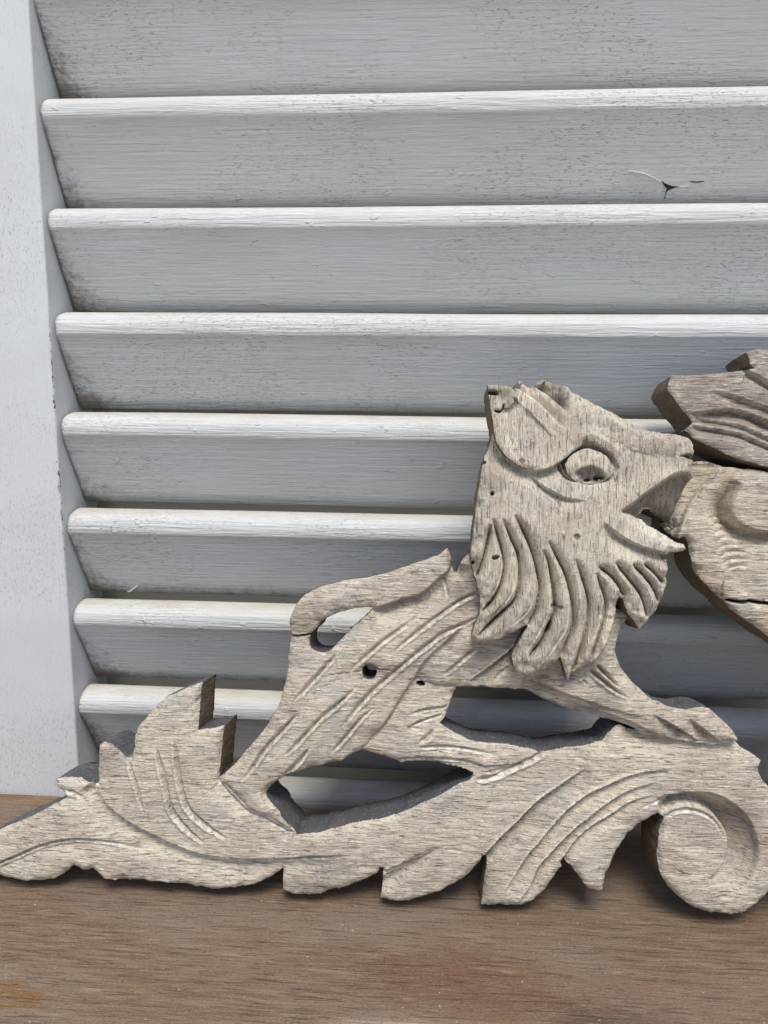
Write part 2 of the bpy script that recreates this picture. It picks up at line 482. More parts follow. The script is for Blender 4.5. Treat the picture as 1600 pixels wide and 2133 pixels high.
def on_slat_patch(name, pts, kidx, lift, thick, mat):
    P = []; nn = None
    for q in pts:
        p, nn = on_slat_face(q[0], q[1], kidx)
        P.append(p)
    n = len(P)
    V = [p + nn * (lift + thick) for p in P] + [p - nn * 0.0004 for p in P]
    f = [tuple(range(n)), tuple(range(2 * n - 1, n - 1, -1))] + [(i, i + n, (i + 1) % n + n, (i + 1) % n) for i in range(n)]
    return mesh_obj(name, V, f, mat, slats[kidx])

# the split in the second visible slat: a dark triangular hole with lifted paint along its edges
on_slat_patch('paint_hole', [(1379, 376), (1384, 381), (1391, 384), (1400, 387), (1414, 388), (1404, 391), (1396, 394), (1390, 397), (1387, 391), (1383, 386), (1380, 381)], 0, 0.0002, 0.0002, M_DARK)
on_slat_patch('paint_crack', [(1388, 395), (1390, 395), (1387, 404), (1384, 414), (1383, 414), (1386, 403)], 0, 0.0002, 0.00015, M_DARK)
on_slat_patch('paint_crack', [(1437, 377), (1449, 378), (1465, 377), (1467, 378), (1450, 380), (1440, 379)], 0, 0.0002, 0.00015, M_DARK)
def flake(pts, kidx, wid, lift):
    V = []; f = []
    n = len(pts)
    for i, q in enumerate(pts):
        p, nn = on_slat_face(q[0], q[1], kidx)
        q2 = pts[min(i + 1, n - 1)]; q1 = pts[max(i - 1, 0)]
        d = on_slat_face(q2[0], q2[1], kidx)[0] - on_slat_face(q1[0], q1[1], kidx)[0]
        d /= np.linalg.norm(d); side = np.cross(nn, d)
        tp = math.sin(math.pi * (0.12 + 0.8 * i / (n - 1)))
        V += [p - side * wid * tp - nn * 0.0003, p + nn * (0.00028 + lift * tp), p + side * wid * tp * 0.6 - nn * 0.0003]
    for i in range(n - 1):
        a = 3 * i
        f += [(a, a + 3, a + 4, a + 1), (a + 1, a + 4, a + 5, a + 2), (a + 2, a + 5, a + 3, a)]
    f += [(0, 1, 2), (3 * n - 3, 3 * n - 1, 3 * n - 2)]
    return mesh_obj('paint_flake', V, f, M_FLAKE, slats[kidx])
flake([(1308, 356), (1318, 356), (1330, 358), (1342, 361), (1354, 366), (1364, 371), (1374, 377), (1381, 383)], 0, 0.0006, 0.0007)
flake([(1414, 388), (1422, 389), (1430, 388), (1438, 386)], 0, 0.0004, 0.0003)
flake([(1278, 380), (1284, 383), (1289, 382)], 0, 0.0005, 0.0006)
flake([(266, 1232), (274, 1229), (283, 1222), (288, 1219)], 4, 0.0007, 0.0007)
def speck_on_nose(px, py, kidx, r):
    d = ray(px, py); yy = 0.0035
    p = CAM + d * ((yy - CAM[1]) / d[1])
    import bmesh
    bm = bmesh.new(); bmesh.ops.create_uvsphere(bm, u_segments=10, v_segments=6, radius=r)
    for v in bm.verts:
        v.co.x *= 1.5; v.co.z *= 0.8
    me = bpy.data.meshes.new('speck'); bm.to_mesh(me); bm.free(); me.materials.append(M_SPECK)
    o = bpy.data.objects.new('speck', me); link(o, slats[kidx])
    o.location = (p[0], yy, -0.0024)
    o.rotation_euler = (0, 0.35, 0)
speck_on_nose(340, 873, 3, 0.00055)
speck_on_nose(866, 1116, 4, 0.0004)
speck_on_nose(1227, 702, 2, 0.0005)
speck_on_nose(455, 450, 1, 0.0003)

# ------------------------------------------------------------------ carved panel: frame and relief builder
TILT = math.radians(12.5)
PO = np.array([0.0, -0.0692, 0.0047])
EU = np.array([1.0, 0, 0]); EV = np.array([0, math.sin(TILT), math.cos(TILT)]); EW = np.array([0, -math.cos(TILT), math.sin(TILT)])
panel = bpy.data.objects.new('carved_lion_panel', None)
link(panel)
panel.location = PO
panel.rotation_euler = (math.pi / 2 - TILT, 0, 0)
panel['label'] = 'weathered limewashed wood carving of a crouching lion on leafy scrollwork, leaning on the shutter'
panel['category'] = 'carving'

def uv(q, w=0.0):
    """photo pixel -> (u, v) on the panel's plane at height w above its face, in metres"""
    d = ray(q[0], q[1])
    p = CAM + d * ((PO + EW * w - CAM) @ EW) / (d @ EW)
    r = p - PO
    return (r @ EU, r @ EV)

def path(pts, w=0.0):
    return np.array([uv(p, w) for p in pts])

def catmull(P, step=0.0009, closed=False):
    P = np.asarray(P, float); n = len(P)
    if n == 2:
        m = max(2, int(np.linalg.norm(P[1] - P[0]) / step))
        return P[0] + (P[1] - P[0]) * np.linspace(0, 1, m + 1)[:, None]
    out = []
    rng = range(n) if closed else range(n - 1)
    for i in rng:
        p0 = P[(i - 1) % n] if closed or i > 0 else 2 * P[0] - P[1]
        p1 = P[i]; p2 = P[(i + 1) % n]
        p3 = P[(i + 2) % n] if closed or i + 2 < n else 2 * P[-1] - P[-2]
        m = max(1, int(np.linalg.norm(p2 - p1) / step))
        t = (np.arange(m) / m)[:, None]
        out.append(0.5 * ((2 * p1) + (-p0 + p2) * t + (2 * p0 - 5 * p1 + 4 * p2 - p3) * t ** 2 + (-p0 + 3 * p1 - 3 * p2 + p3) * t ** 3))
    if not closed:
        out.append(P[-1][None])
    return np.concatenate(out)

def soft_outline(P, step=0.0008, corner=50):
    """closed outline: smooth through gentle vertices, kept sharp at corners"""
    P = np.asarray(P, float); n = len(P)
    d1 = P - np.roll(P, 1, 0); d2 = np.roll(P, -1, 0) - P
    ang = np.degrees(np.abs((np.arctan2(d2[:, 1], d2[:, 0]) - np.arctan2(d1[:, 1], d1[:, 0]) + np.pi) % (2 * np.pi) - np.pi))
    cs = [i for i in range(n) if ang[i] > corner]
    if not cs:
        return catmull(P, step, True)
    out = []
    for a, b in zip(cs, cs[1:] + [cs[0] + n]):
        seg = P[[i % n for i in range(a, b + 1)]]
        out.append(catmull(seg, step)[:-1])
    return np.concatenate(out)

class Relief:
    def __init__(s, outlines, res, front, back, holes=(), seed=0, rough=0.00012):
        s.res = res; s.front = front; s.back = back; s.seed = seed
        s.loops = [soft_outline(o) for o in outlines] + [soft_outline(h) for h in holes]
        for i, L in enumerate(s.loops):
            nz = vnoise(L[:, 0] * 420, L[:, 1] * 420, seed + 3, 2) - 0.5
            nz2 = vnoise(L[:, 0] * 420 + 50, L[:, 1] * 420 + 9, seed + 8, 2) - 0.5
            s.loops[i] = L + np.stack([nz, nz2], 1) * rough * 4
        A = np.concatenate(s.loops)
        s.u0, s.v0 = A.min(0) - res * 2
        s.nx = int((A[:, 0].max() - s.u0) / res) + 4
        s.ny = int((A[:, 1].max() - s.v0) / res) + 4
        s.U, s.V = np.meshgrid(s.u0 + np.arange(s.nx) * res, s.v0 + np.arange(s.ny) * res, indexing='ij')
        s.inside = s.fill(s.loops, s.u0 + (np.arange(s.nx - 1) + 0.5) * res, s.v0 + (np.arange(s.ny - 1) + 0.5) * res)
        s.D, _, _ = s.dist(s.loops, 0.011, closed=True)
        s.h = np.zeros_like(s.U)
        s.lime = np.zeros_like(s.U); s.dirt = np.zeros_like(s.U); s.tone = np.zeros_like(s.U)
    @staticmethod
    def fill(loops, xs, ys):
        m = np.zeros((len(xs), len(ys)), bool)
        segs = np.concatenate([np.concatenate([L, np.roll(L, -1, 0)], 1) for L in loops])
        for j, y in enumerate(ys):
            a = segs[:, 1] <= y; b = segs[:, 3] <= y
            c = segs[a != b]
            if len(c):
                x = np.sort(c[:, 0] + (y - c[:, 1]) / (c[:, 3] - c[:, 1]) * (c[:, 2] - c[:, 0]))
                m[:, j] = np.searchsorted(x, xs) % 2 == 1
        return m
    def dist(s, lines, R, closed=False):
        """distance, arc parameter and signed side (+ = left of travel) to polylines, within R"""
        D = np.full(s.U.shape, R * 1.5); T = np.zeros_like(D); S = np.zeros_like(D)
        for L in lines:
            P = np.concatenate([L, L[:1]]) if closed else L
            ln = np.linalg.norm(np.diff(P, axis=0), axis=1); cum = np.concatenate([[0], np.cumsum(ln)]); tot = cum[-1]
            for i in range(len(P) - 1):
                a, b = P[i], P[i + 1]
                if ln[i] < 1e-9: continue
                i0 = max(0, int((min(a[0], b[0]) - R - s.u0) / s.res)); i1 = min(s.nx, int((max(a[0], b[0]) + R - s.u0) / s.res) + 2)
                j0 = max(0, int((min(a[1], b[1]) - R - s.v0) / s.res)); j1 = min(s.ny, int((max(a[1], b[1]) + R - s.v0) / s.res) + 2)
                if i0 >= i1 or j0 >= j1: continue
                u = s.U[i0:i1, j0:j1] - a[0]; v = s.V[i0:i1, j0:j1] - a[1]
                d = (b - a) / ln[i]
                t = np.clip(u * d[0] + v * d[1], 0, ln[i])
                dd = np.hypot(u - t * d[0], v - t * d[1])
                w = dd < D[i0:i1, j0:j1]
                D[i0:i1, j0:j1][w] = dd[w]
                T[i0:i1, j0:j1][w] = ((cum[i] + t) / tot)[w]
                S[i0:i1, j0:j1][w] = np.sign(d[0] * v - d[1] * u)[w]
        return D, T, S
    def mask(s, poly, soft=0.0008):
        """1 inside polygon, eased over soft"""
        P = soft_outline(poly)
        inn = s.fill([P], s.u0 + np.arange(s.nx) * s.res, s.v0 + np.arange(s.ny) * s.res)
        D, _, _ = s.dist([P], max(soft, 0.003), True)
        sd = np.where(inn, D, -D)
        x = np.clip(sd / soft * 0.5 + 0.5, 0, 1)
        return x * x * (3 - 2 * x), sd
    @staticmethod
    def taper(T, a, b, p=0.7):
        x = np.ones_like(T)
        if a > 0: x = np.minimum(x, T / a)
        if b > 0: x = np.minimum(x, (1 - T) / b)
        return np.clip(x, 0, 1) ** p
    def vee(s, pts, w, d, ta=0.3, tb=0.3, lime=0.5, pw=1.0, wob=True):
        d = d * 1.9; w = w * 0.8
        lowside = 1.0 if pts[-1][0] < pts[0][0] else -1.0
        L = catmull(pts); D, T, S = s.dist([L], w * 1.4 + 0.002)
        tp = s.taper(T, ta, tb)
        ww = w * (0.35 + 0.65 * tp)
        if wob:
            ww = ww * (0.75 + 0.5 * vnoise(s.U * 500, s.V * 500, s.seed + 21, 2))
        x = np.clip(1 - D / ww, 0, 1)
        s.h -= d * tp * x ** pw
        if lime and d > 0:
            s.h += 0.30 * d * tp * np.exp(-((D * S * lowside - 1.15 * ww) / (0.5 * w)) ** 2) * np.where((T > 0.001) & (T < 0.999), 1, 0)
        if lime:
            nz = vnoise(s.U * 900, s.V * 900, s.seed + 31, 2)
            s.lime = np.maximum(s.lime, 1.7 * lime * np.exp(-((D * S * lowside - 0.75 * w) / (w * 0.5)) ** 2) * np.clip(tp * 1.3, 0, 1) * np.clip((nz - 0.22) * 2.2, 0, 1))  # pale lime residue, with a highlight painted on the wall facing the light
    def step(s, pts, d, L=0.006, side=1, ta=0.25, tb=0.25, lime=0.5, lip=0.0, sharp=0.0006, bead=0.0):
        d = d * 1.85; sharp = sharp * 0.5
        Pl = catmull(pts); D, T, S = s.dist([Pl], L * 1.1 + 0.001)
        tp = s.taper(T, ta, tb)
        sd = D * S * side
        inr = D < L * 1.1
        low = np.clip(1 - sd / L, 0, 1) ** 1.6
        edge = np.clip(sd / sharp + 0.5, 0, 1)
        endm = np.where((T <= 0.0005) | (T >= 0.9995), np.clip(1 - D / 0.0015, 0, 1), 1.0)
        s.h -= np.where(inr, d * tp * low * edge * endm, 0)
        if bead:
            nb = 0.4 + 0.9 * vnoise(s.U * 300, s.V * 300, s.seed + 35, 2)
            s.h += np.where(inr, bead * nb * tp * np.exp(-((sd - 0.0011) / 0.00055) ** 2) * endm, 0)
        if lip:
            s.h += np.where(inr, lip * tp * np.exp(-((sd + 0.0004) / 0.0005) ** 2) * endm, 0)
        if lime:
            nz = vnoise(s.U * 900, s.V * 900, s.seed + 33, 2)
            s.lime = np.maximum(s.lime, np.where(inr, 1.7 * lime * np.exp(-((sd - (0.0011 if bead else -0.0003)) / 0.0005) ** 2) * tp * np.clip((nz - 0.2) * 2.2, 0, 1) * endm, 0))
    def strands(s, lines, w, d, ta=0.25, tb=0.2, lime=0.25):
        d = d * 1.55
        acc = np.zeros_like(s.h)
        for pts in lines:
            L = catmull(pts); D, T, S = s.dist([L], w)
            tp = s.taper(T, ta, tb, 0.8)
            x = np.clip(1 - D / (w * (0.45 + 0.55 * tp)), 0, 1)
            acc = np.maximum(acc, d * tp * (1 - np.sqrt(np.clip(1 - x * x, 0, 1))) + 0.5 * d * tp * np.clip(1 - D / 0.0007, 0, 1))
            if lime:
                nz = vnoise(s.U * 800, s.V * 800, s.seed + 41, 2)
                s.lime = np.maximum(s.lime, lime * np.exp(-((D * S + 0.0008) / 0.0004) ** 2) * tp * np.clip((nz - 0.45) * 3, 0, 1))
        s.h -= acc
    def round_edge(s, R, d):
        chip = 0.45 + 1.3 * vnoise(s.U * 240, s.V * 240, s.seed + 71, 3) ** 1.5
        x = np.clip(1 - s.D / (R * (0.6 + 0.5 * chip)), 0, 1)
        s.h -= d * chip * (1 - np.sqrt(np.clip(1 - x * x, 0, 1)))
    def bump(s, c, r, hgt, ry=None, rot=0.0):
        ry = ry or r
        du = s.U - c[0]; dv = s.V - c[1]
        a = du * math.cos(rot) + dv * math.sin(rot); b = -du * math.sin(rot) + dv * math.cos(rot)
        s.h += hgt * np.exp(-((a / r) ** 2 + (b / ry) ** 2))
    def pit(s, c, r, depth, dirt=1.0, ry=None, rot=0.0):
        ry = ry or r
        du = s.U - c[0]; dv = s.V - c[1]
        a = du * math.cos(rot) + dv * math.sin(rot); b = -du * math.sin(rot) + dv * math.cos(rot)
        q = np.sqrt((a / r) ** 2 + (b / ry) ** 2) + (vnoise(s.U * 650, s.V * 650, s.seed + 5, 2) - 0.5) * 0.5
        m = np.clip((1.15 - q) * 3, 0, 1)
        s.h -= depth * m
        s.dirt = np.maximum(s.dirt, dirt * m)
    def blotch(s, c, r, amt, ry=None, rot=0.0, seed=0):
        ry = ry or r
        du = s.U - c[0]; dv = s.V - c[1]
        a = du * math.cos(rot) + dv * math.sin(rot); b = -du * math.sin(rot) + dv * math.cos(rot)
        q = np.sqrt((a / r) ** 2 + (b / ry) ** 2) + (vnoise(s.U * 160, s.V * 260, s.seed + 9 + seed, 3) - 0.5) * 1.6
        s.tone = np.maximum(s.tone, amt * np.clip(1.2 - q, 0, 1))
    def texture(s, grain='u', amp=1.0):
        a, b = (s.U, s.V) if grain == 'u' else (s.V, s.U)
        warp = (vnoise(s.U * 60, s.V * 60, s.seed + 51, 2) - 0.5) * 0.004
        fine = vnoise(a * 150, (b + warp) * 1150, s.seed + 52, 2)
        s.h += amp * (-0.00028 * np.clip((fine - 0.62) * 5, 0, 1) + 0.00012 * np.clip((0.42 - fine) * 4, 0, 1))
        s.h += amp * 0.0007 * (vnoise(s.U * 95, s.V * 95, s.seed + 53, 2) - 0.5)
        s.h -= amp * 0.0007 * np.abs(vnoise(s.U * 120 + s.V * 60, s.V * 120, s.seed + 57, 1) - 0.5)
        s.h += amp * 0.0012 * (vnoise(s.U * 28, s.V * 28, s.seed + 54, 2) - 0.5)
    def build(s, name, mat_front, mat_edge, parent, edge_dirt=0.0):
        ins = s.inside
        nx, ny = s.nx, s.ny
        idx = -np.ones((nx, ny), int)
        ci, cj = np.nonzero(ins)
        used = np.zeros((nx, ny), bool)
        cnt = np.zeros((nx, ny), int)
        for di, dj in ((0, 0), (1, 0), (1, 1), (0, 1)):
            used[ci + di, cj + dj] = True
            np.add.at(cnt, (ci + di, cj + dj), 1)
        idx[used] = np.arange(used.sum())
        N = used.sum()
        u = s.U[used].copy(); v = s.V[used].copy(); h = s.h[used].copy()
        bnd = (cnt[used] < 4)
        # snap boundary nodes onto the outline
        A = np.concatenate(s.loops); B = np.concatenate([np.roll(L, -1, 0) for L in s.loops])
        bi = np.nonzero(bnd)[0]
        nrm = np.zeros((N, 2))
        for c in range(0, len(bi), 400):
            ii = bi[c:c + 400]
            P = np.stack([u[ii], v[ii]], 1)[:, None, :]
            d = B - A; l2 = (d ** 2).sum(1) + 1e-18
            t = np.clip(((P - A) * d).sum(2) / l2, 0, 1)
            Qp = A + t[..., None] * d
            dd = ((P - Qp) ** 2).sum(2)
            m = dd.argmin(1)
            near = Qp[np.arange(len(ii)), m]
            ok = dd[np.arange(len(ii)), m] < (1.3 * s.res) ** 2
            u[ii] = np.where(ok, near[:, 0], u[ii]); v[ii] = np.where(ok, near[:, 1], v[ii])
        Q = np.stack([idx[ci, cj], idx[ci + 1, cj], idx[ci + 1, cj + 1], idx[ci, cj + 1]], 1)
        # boundary edges, directed with the solid on the left
        E = []
        pad = np.zeros((nx + 1, ny + 1), bool); pad[1:nx, 1:ny] = ins
        for (ai, aj), (bi2, bj), (oi, oj) in (((0, 0), (1, 0), (0, -1)), ((1, 0), (1, 1), (1, 0)), ((1, 1), (0, 1), (0, 1)), ((0, 1), (0, 0), (-1, 0))):
            out = ~pad[ci + 1 + oi, cj + 1 + oj]
            E.append(np.stack([idx[ci + ai, cj + aj][out], idx[ci + bi2, cj + bj][out]], 1))
        E = np.concatenate(E)
        ed = np.stack([u[E[:, 1]] - u[E[:, 0]], v[E[:, 1]] - v[E[:, 0]]], 1)
        for c in (0, 1):
            np.add.at(nrm[:, 0], E[:, c], ed[:, 1]); np.add.at(nrm[:, 1], E[:, c], -ed[:, 0])
        nl = np.linalg.norm(nrm, axis=1); nrm[nl > 0] /= nl[nl > 0][:, None]
        fw = s.front + h
        V = [np.stack([u, v, fw], 1)]
        Qs = [Q]; mi = [np.zeros(len(Q), int)]
        bmap = -np.ones(N, int); bu = np.unique(E); bmap[bu] = np.arange(len(bu)); nb = len(bu)
        fr = np.array([0.0, 0.03, 0.12, 0.28, 0.46, 0.64, 0.82, 1.0])
        base = N
        for r, t in enumerate(fr):
            wz = fw[bu] * (1 - t) + s.back * t
            n1 = vnoise(u[bu] * 260 + v[bu] * 140, wz * 420 + v[bu] * 200, s.seed + 61, 3) - 0.5
            n2 = vnoise(u[bu] * 900 + v[bu] * 500, wz * 300 + v[bu] * 700, s.seed + 67, 2) - 0.5
            amp = 0.0 if t == 0 else 1.0
            off = amp * (n1 * 0.0007 + n2 * 0.0004) - (0.0007 * max(0, t - 0.85) / 0.15)
            V.append(np.stack([u[bu] + nrm[bu, 0] * off, v[bu] + nrm[bu, 1] * off, wz], 1))
        e0 = bmap[E[:, 0]]; e1 = bmap[E[:, 1]]
        for r in range(len(fr) - 1):
            a = base + r * nb; b = base + (r + 1) * nb
            Qs.append(np.stack([e1 + a, e0 + a, e0 + b, e1 + b], 1)); mi.append(np.ones(len(E), int))
        bb = base + len(fr) * nb
        ub = u.copy(); vb = v.copy()
        last = V[-1]
        ub[bu] = last[:, 0]; vb[bu] = last[:, 1]
        V.append(np.stack([ub, vb, np.full(N, s.back)], 1))
        Qs.append(Q[:, ::-1] + bb); mi.append(np.ones(len(Q), int))
        V = np.concatenate(V); Q = np.concatenate(Qs); mi = np.concatenate(mi)
        def full(g, ev=0.0):
            a = np.zeros(len(V)); a[:N] = g[used]; a[N:] = ev
            return a
        return mesh_np(name, V, Q, [mat_front, mat_edge], mi,
                       {'lime': full(np.clip(s.lime, 0, 1)), 'dirt': full(np.clip(s.dirt, 0, 1), edge_dirt), 'tone': full(np.clip(s.tone, 0, 1))}, parent)

RES = 0.00036
def clampv(P, lo=0.0002):
    P = P.copy(); P[:, 1] = np.maximum(P[:, 1], lo); return P

# ------------------------------------------------------------------ scroll base with leaf tips
base_px = [(133, 1665), (100, 1683), (60, 1704), (0, 1729), (-40, 1750), (-72, 1778), (-82, 1803), (-66, 1822), (-34, 1830), (0, 1835), (28, 1843), (56, 1844), (84, 1841), (112, 1832), (135, 1819), (146, 1806), (151, 1805),
    (165, 1815), (171, 1818), (188, 1815), (199, 1824), (214, 1836), (244, 1836), (300, 1839), (337, 1843), (384, 1848), (422, 1855), (456, 1856), (487, 1854), (516, 1850), (534, 1845), (553, 1837), (572, 1827), (582, 1818), (588, 1816), (587, 1844), (586, 1864),
    (608, 1868), (636, 1869), (664, 1867), (692, 1861), (721, 1854), (745, 1843), (767, 1834), (784, 1825), (790, 1814), (798, 1814), (796, 1835), (795, 1856), (791, 1876), (796, 1883), (820, 1882), (837, 1884), (852, 1881), (870, 1875), (884, 1872), (909, 1862), (935, 1852), (957, 1840), (976, 1826), (991, 1809), (1002, 1796), (1006, 1787), (1015, 1788),
    (1014, 1809), (1010, 1837), (1007, 1865), (1004, 1893), (1019, 1899), (1032, 1902), (1057, 1898), (1081, 1893), (1100, 1887), (1119, 1877), (1132, 1866), (1141, 1852), (1152, 1831), (1162, 1818), (1172, 1809), (1169, 1799), (1173, 1791), (1182, 1799), (1193, 1811), (1206, 1827), (1225, 1852), (1240, 1861), (1247, 1864), (1259, 1857), (1262, 1841), (1268, 1822), (1274, 1805), (1285, 1777), (1300, 1754), (1317, 1734), (1336, 1717), (1352, 1706), (1373, 1696),
    (1385, 1704), (1378, 1734), (1373, 1760), (1372, 1786), (1376, 1814), (1386, 1837), (1404, 1860), (1425, 1879), (1446, 1893), (1469, 1903), (1495, 1909), (1521, 1910), (1547, 1907), (1565, 1900), (1582, 1888), (1600, 1872), (1626, 1838), (1645, 1792), (1650, 1745), (1640, 1700), (1622, 1662), (1600, 1637),
    (1587, 1616), (1587, 1599), (1592, 1588), (1572, 1573), (1551, 1560), (1535, 1536), (1470, 1530), (1400, 1524), (1345, 1522), (1320, 1524), (1306, 1518), (1295, 1513), (1282, 1519), (1265, 1537), (1256, 1548), (1239, 1551), (1209, 1557), (1171, 1562), (1152, 1566), (1130, 1568), (1115, 1566), (1087, 1558), (1059, 1553), (1005, 1549), (977, 1543), (958, 1534), (939, 1524), (915, 1508),
    (926, 1496), (933, 1480), (941, 1455), (952, 1430), (930, 1420), (885, 1414), (858, 1416), (842, 1436), (815, 1480), (785, 1518), (745, 1558), (752, 1566), (774, 1569), (802, 1579), (818, 1587), (834, 1591), (874, 1592), (911, 1594), (939, 1597), (967, 1604), (986, 1613), (982, 1624), (958, 1637), (930, 1652), (902, 1667), (880, 1677), (842, 1694), (805, 1706), (767, 1714), (730, 1722), (692, 1732), (655, 1738), (617, 1742),
    (606, 1724), (580, 1706), (528, 1682), (485, 1645), (462, 1618), (453, 1624), (457, 1577), (461, 1539), (464, 1515), (453, 1517), (425, 1521), (408, 1524), (410, 1492), (412, 1464), (414, 1442), (416, 1423), (388, 1434), (359, 1447), (341, 1455), (320, 1472), (305, 1491), (290, 1509), (281, 1522), (275, 1545), (272, 1567), (266, 1582), (257, 1582), (245, 1571), (234, 1560), (224, 1552), (211, 1549), (203, 1554), (202, 1577), (201, 1605), (200, 1636),
    (178, 1630), (163, 1626), (141, 1622), (122, 1624), (112, 1626), (110, 1632), (114, 1641), (124, 1650), (130, 1658)]
base = Relief([clampv(path(base_px))], RES, 0.0, -0.0222, seed=11)
g = lambda pts, w=0.0: path(pts, w)
base.round_edge(0.0022, 0.0013); base.round_edge(0.0085, 0.0018)
# big leaf: main vein step, smaller veins
base.step(g([(187, 1631), (202, 1652), (225, 1682), (253, 1706), (300, 1733), (328, 1747), (366, 1764), (403, 1777), (441, 1786), (487, 1791), (544, 1792), (600, 1791), (650, 1787), (720, 1784)]), 0.0026, 0.0105, side=-1, ta=0.02, tb=0.35, lime=1.0, sharp=0.0016, bead=0.0017)
base.step(g([(-60, 1826), (-30, 1811), (0, 1796), (37, 1781), (75, 1764), (112, 1754), (150, 1749), (187, 1749), (234, 1755), (272, 1764), (300, 1772)]), 0.0016, 0.009, side=-1, ta=0.1, tb=0.4, lime=1.1, sharp=0.0014, bead=0.0016)
base.vee(g([(131, 1648), (145, 1653), (159, 1659), (176, 1671)]), 0.0011, 0.0010, 0.2, 0.5)
base.vee(g([(266, 1588), (273, 1614), (284, 1642), (294, 1678), (299, 1698)]), 0.0010, 0.0011, 0.15, 0.4, 0.6)
base.vee(g([(324, 1552), (329, 1582), (337, 1614), (343, 1640), (356, 1687), (375, 1713), (401, 1739), (427, 1760)]), 0.00135, 0.0015, 0.2, 0.25, 0.6)
base.vee(g([(362, 1543), (365, 1577), (371, 1620), (378, 1652), (390, 1683), (412, 1707), (441, 1730), (459, 1741), (474, 1752)]), 0.00135, 0.0015, 0.2, 0.25, 0.6)
base.step(g([(456, 1628), (475, 1649), (503, 1677), (522, 1692), (550, 1703), (574, 1716), (606, 1733)]), 0.0012, 0.006, side=-1, ta=0.0, tb=0.0, lime=0.55, bead=0.0005)
# undercut lower fringe leaves
base.vee(g([(796, 1845), (824, 1830), (852, 1808), (880, 1790), (916, 1766)]), 0.0034, 0.0017, 0.0, 0.6, 0.0, 0.8)
base.step(g([(799, 1818), (842, 1799), (880, 1788), (915, 1766)]), 0.0008, 0.005, side=-1, ta=0.0, tb=0.6, lime=0.6)
base.step(g([(1010, 1786), (1022, 1770), (1038, 1751), (1066, 1724), (1094, 1696), (1122, 1668), (1156, 1644), (1190, 1621), (1222, 1600)]), 0.0024, 0.0078, side=-1, ta=0.0, tb=0.3, lime=0.8, lip=0.0009, sharp=0.0014)
base.step(g([(1055, 1861), (1081, 1812), (1104, 1777), (1120, 1760), (1148, 1726), (1176, 1694), (1204, 1670), (1232, 1651), (1261, 1638), (1300, 1621), (1350, 1608), (1400, 1603)]), 0.0019, 0.0048, side=-1, ta=0.12, tb=0.3, lime=0.75, lip=0.0009, sharp=0.0013)
base.step(g([(1079, 1886), (1104, 1850), (1120, 1812), (1148, 1779), (1176, 1749), (1204, 1721), (1232, 1700), (1261, 1677), (1289, 1659), (1317, 1646), (1370, 1629)]), 0.0019, 0.0048, side=-1, ta=0.12, tb=0.3, lime=0.75, lip=0.0009, sharp=0.0013)
base.step(g([(1174, 1793), (1182, 1779), (1195, 1760), (1214, 1739), (1242, 1717), (1270, 1700), (1307, 1676), (1336, 1664), (1370, 1655)]), 0.0017, 0.0052, side=-1, ta=0.0, tb=0.45, lime=0.65, lip=0.0007, sharp=0.0013)
# belly leaf flutes
base.step(g([(851, 1489), (870, 1481), (892, 1476), (932, 1471)]), 0.0012, 0.004, side=-1, ta=0.4, tb=0.1, lime=0.6, bead=0.0008)
base.step(g([(847, 1517), (874, 1502), (921, 1488)]), 0.0013, 0.0045, side=-1, ta=0.3, tb=0.1, lime=0.7, bead=0.0008)
base.vee(g([(872, 1548), (892, 1535), (903, 1519)]), 0.0016, 0.0012, 0.3, 0.3, 0.4)
base.step(g([(870, 1556), (911, 1554), (958, 1557), (1005, 1566), (1040, 1572)]), 0.0013, 0.004, side=-1, ta=0.2, tb=0.4, lime=0.85, sharp=0.001, bead=0.0009)
base.step(g([(832, 1581), (892, 1580), (949, 1582), (986, 1590), (1006, 1597)]), 0.0017, 0.004, side=-1, ta=0.15, tb=0.05, lime=0.95, sharp=0.0011, bead=0.0011)
base.step(g([(1006, 1597), (1040, 1595), (1080, 1591)]), 0.0011, 0.003, side=-1, ta=0.1, tb=0.2, lime=0.8)
base.vee(g([(992, 1626), (1024, 1620), (1045, 1612), (1077, 1596), (1115, 1579), (1139, 1567)]), 0.0014, 0.0013, 0.08, 0.12, 1.0)
base.vee(g([(1010, 1612), (1040, 1606), (1062, 1600)]), 0.001, 0.0009, 0.2, 0.3, 0.3)
base.pit(uv((876, 1426)), 0.0016, 0.006, 1.0, 0.0009, -0.3)
base.step(g([(1300, 1516), (1345, 1533), (1412, 1543), (1487, 1552), (1545, 1548), (1590, 1580)]), 0.0018, 0.009, side=-1, ta=0.1, tb=0.2, lime=0.3)
# volute: sunken coil around the ball
outer = g([(1362, 1664), (1378, 1660), (1425, 1653), (1460, 1652), (1495, 1658), (1521, 1671), (1547, 1693), (1565, 1718), (1575, 1746), (1581, 1777), (1577, 1804), (1565, 1833), (1547, 1853), (1521, 1872), (1490, 1882)])
inner = g([(1378, 1697), (1389, 1689), (1407, 1680), (1434, 1676), (1460, 1681), (1486, 1695), (1504, 1714), (1516, 1735), (1519, 1760), (1516, 1786), (1504, 1809), (1486, 1826), (1460, 1840)])
ring = np.concatenate([catmull(outer), catmull(inner)[::-1]])
mk, sd = base.mask(ring[::3], 0.0006)
Do, To, _ = base.dist([catmull(outer)], 0.02); Di, Ti, _ = base.dist([catmull(inner)], 0.02)
fr = Do / (Do + Di + 1e-9)
fade = np.clip(To / 0.10, 0, 1) * np.clip((1 - To) / 0.30, 0, 1) ** 0.8
base.h -= mk * fade * (0.0028 + 0.0080 * fr)
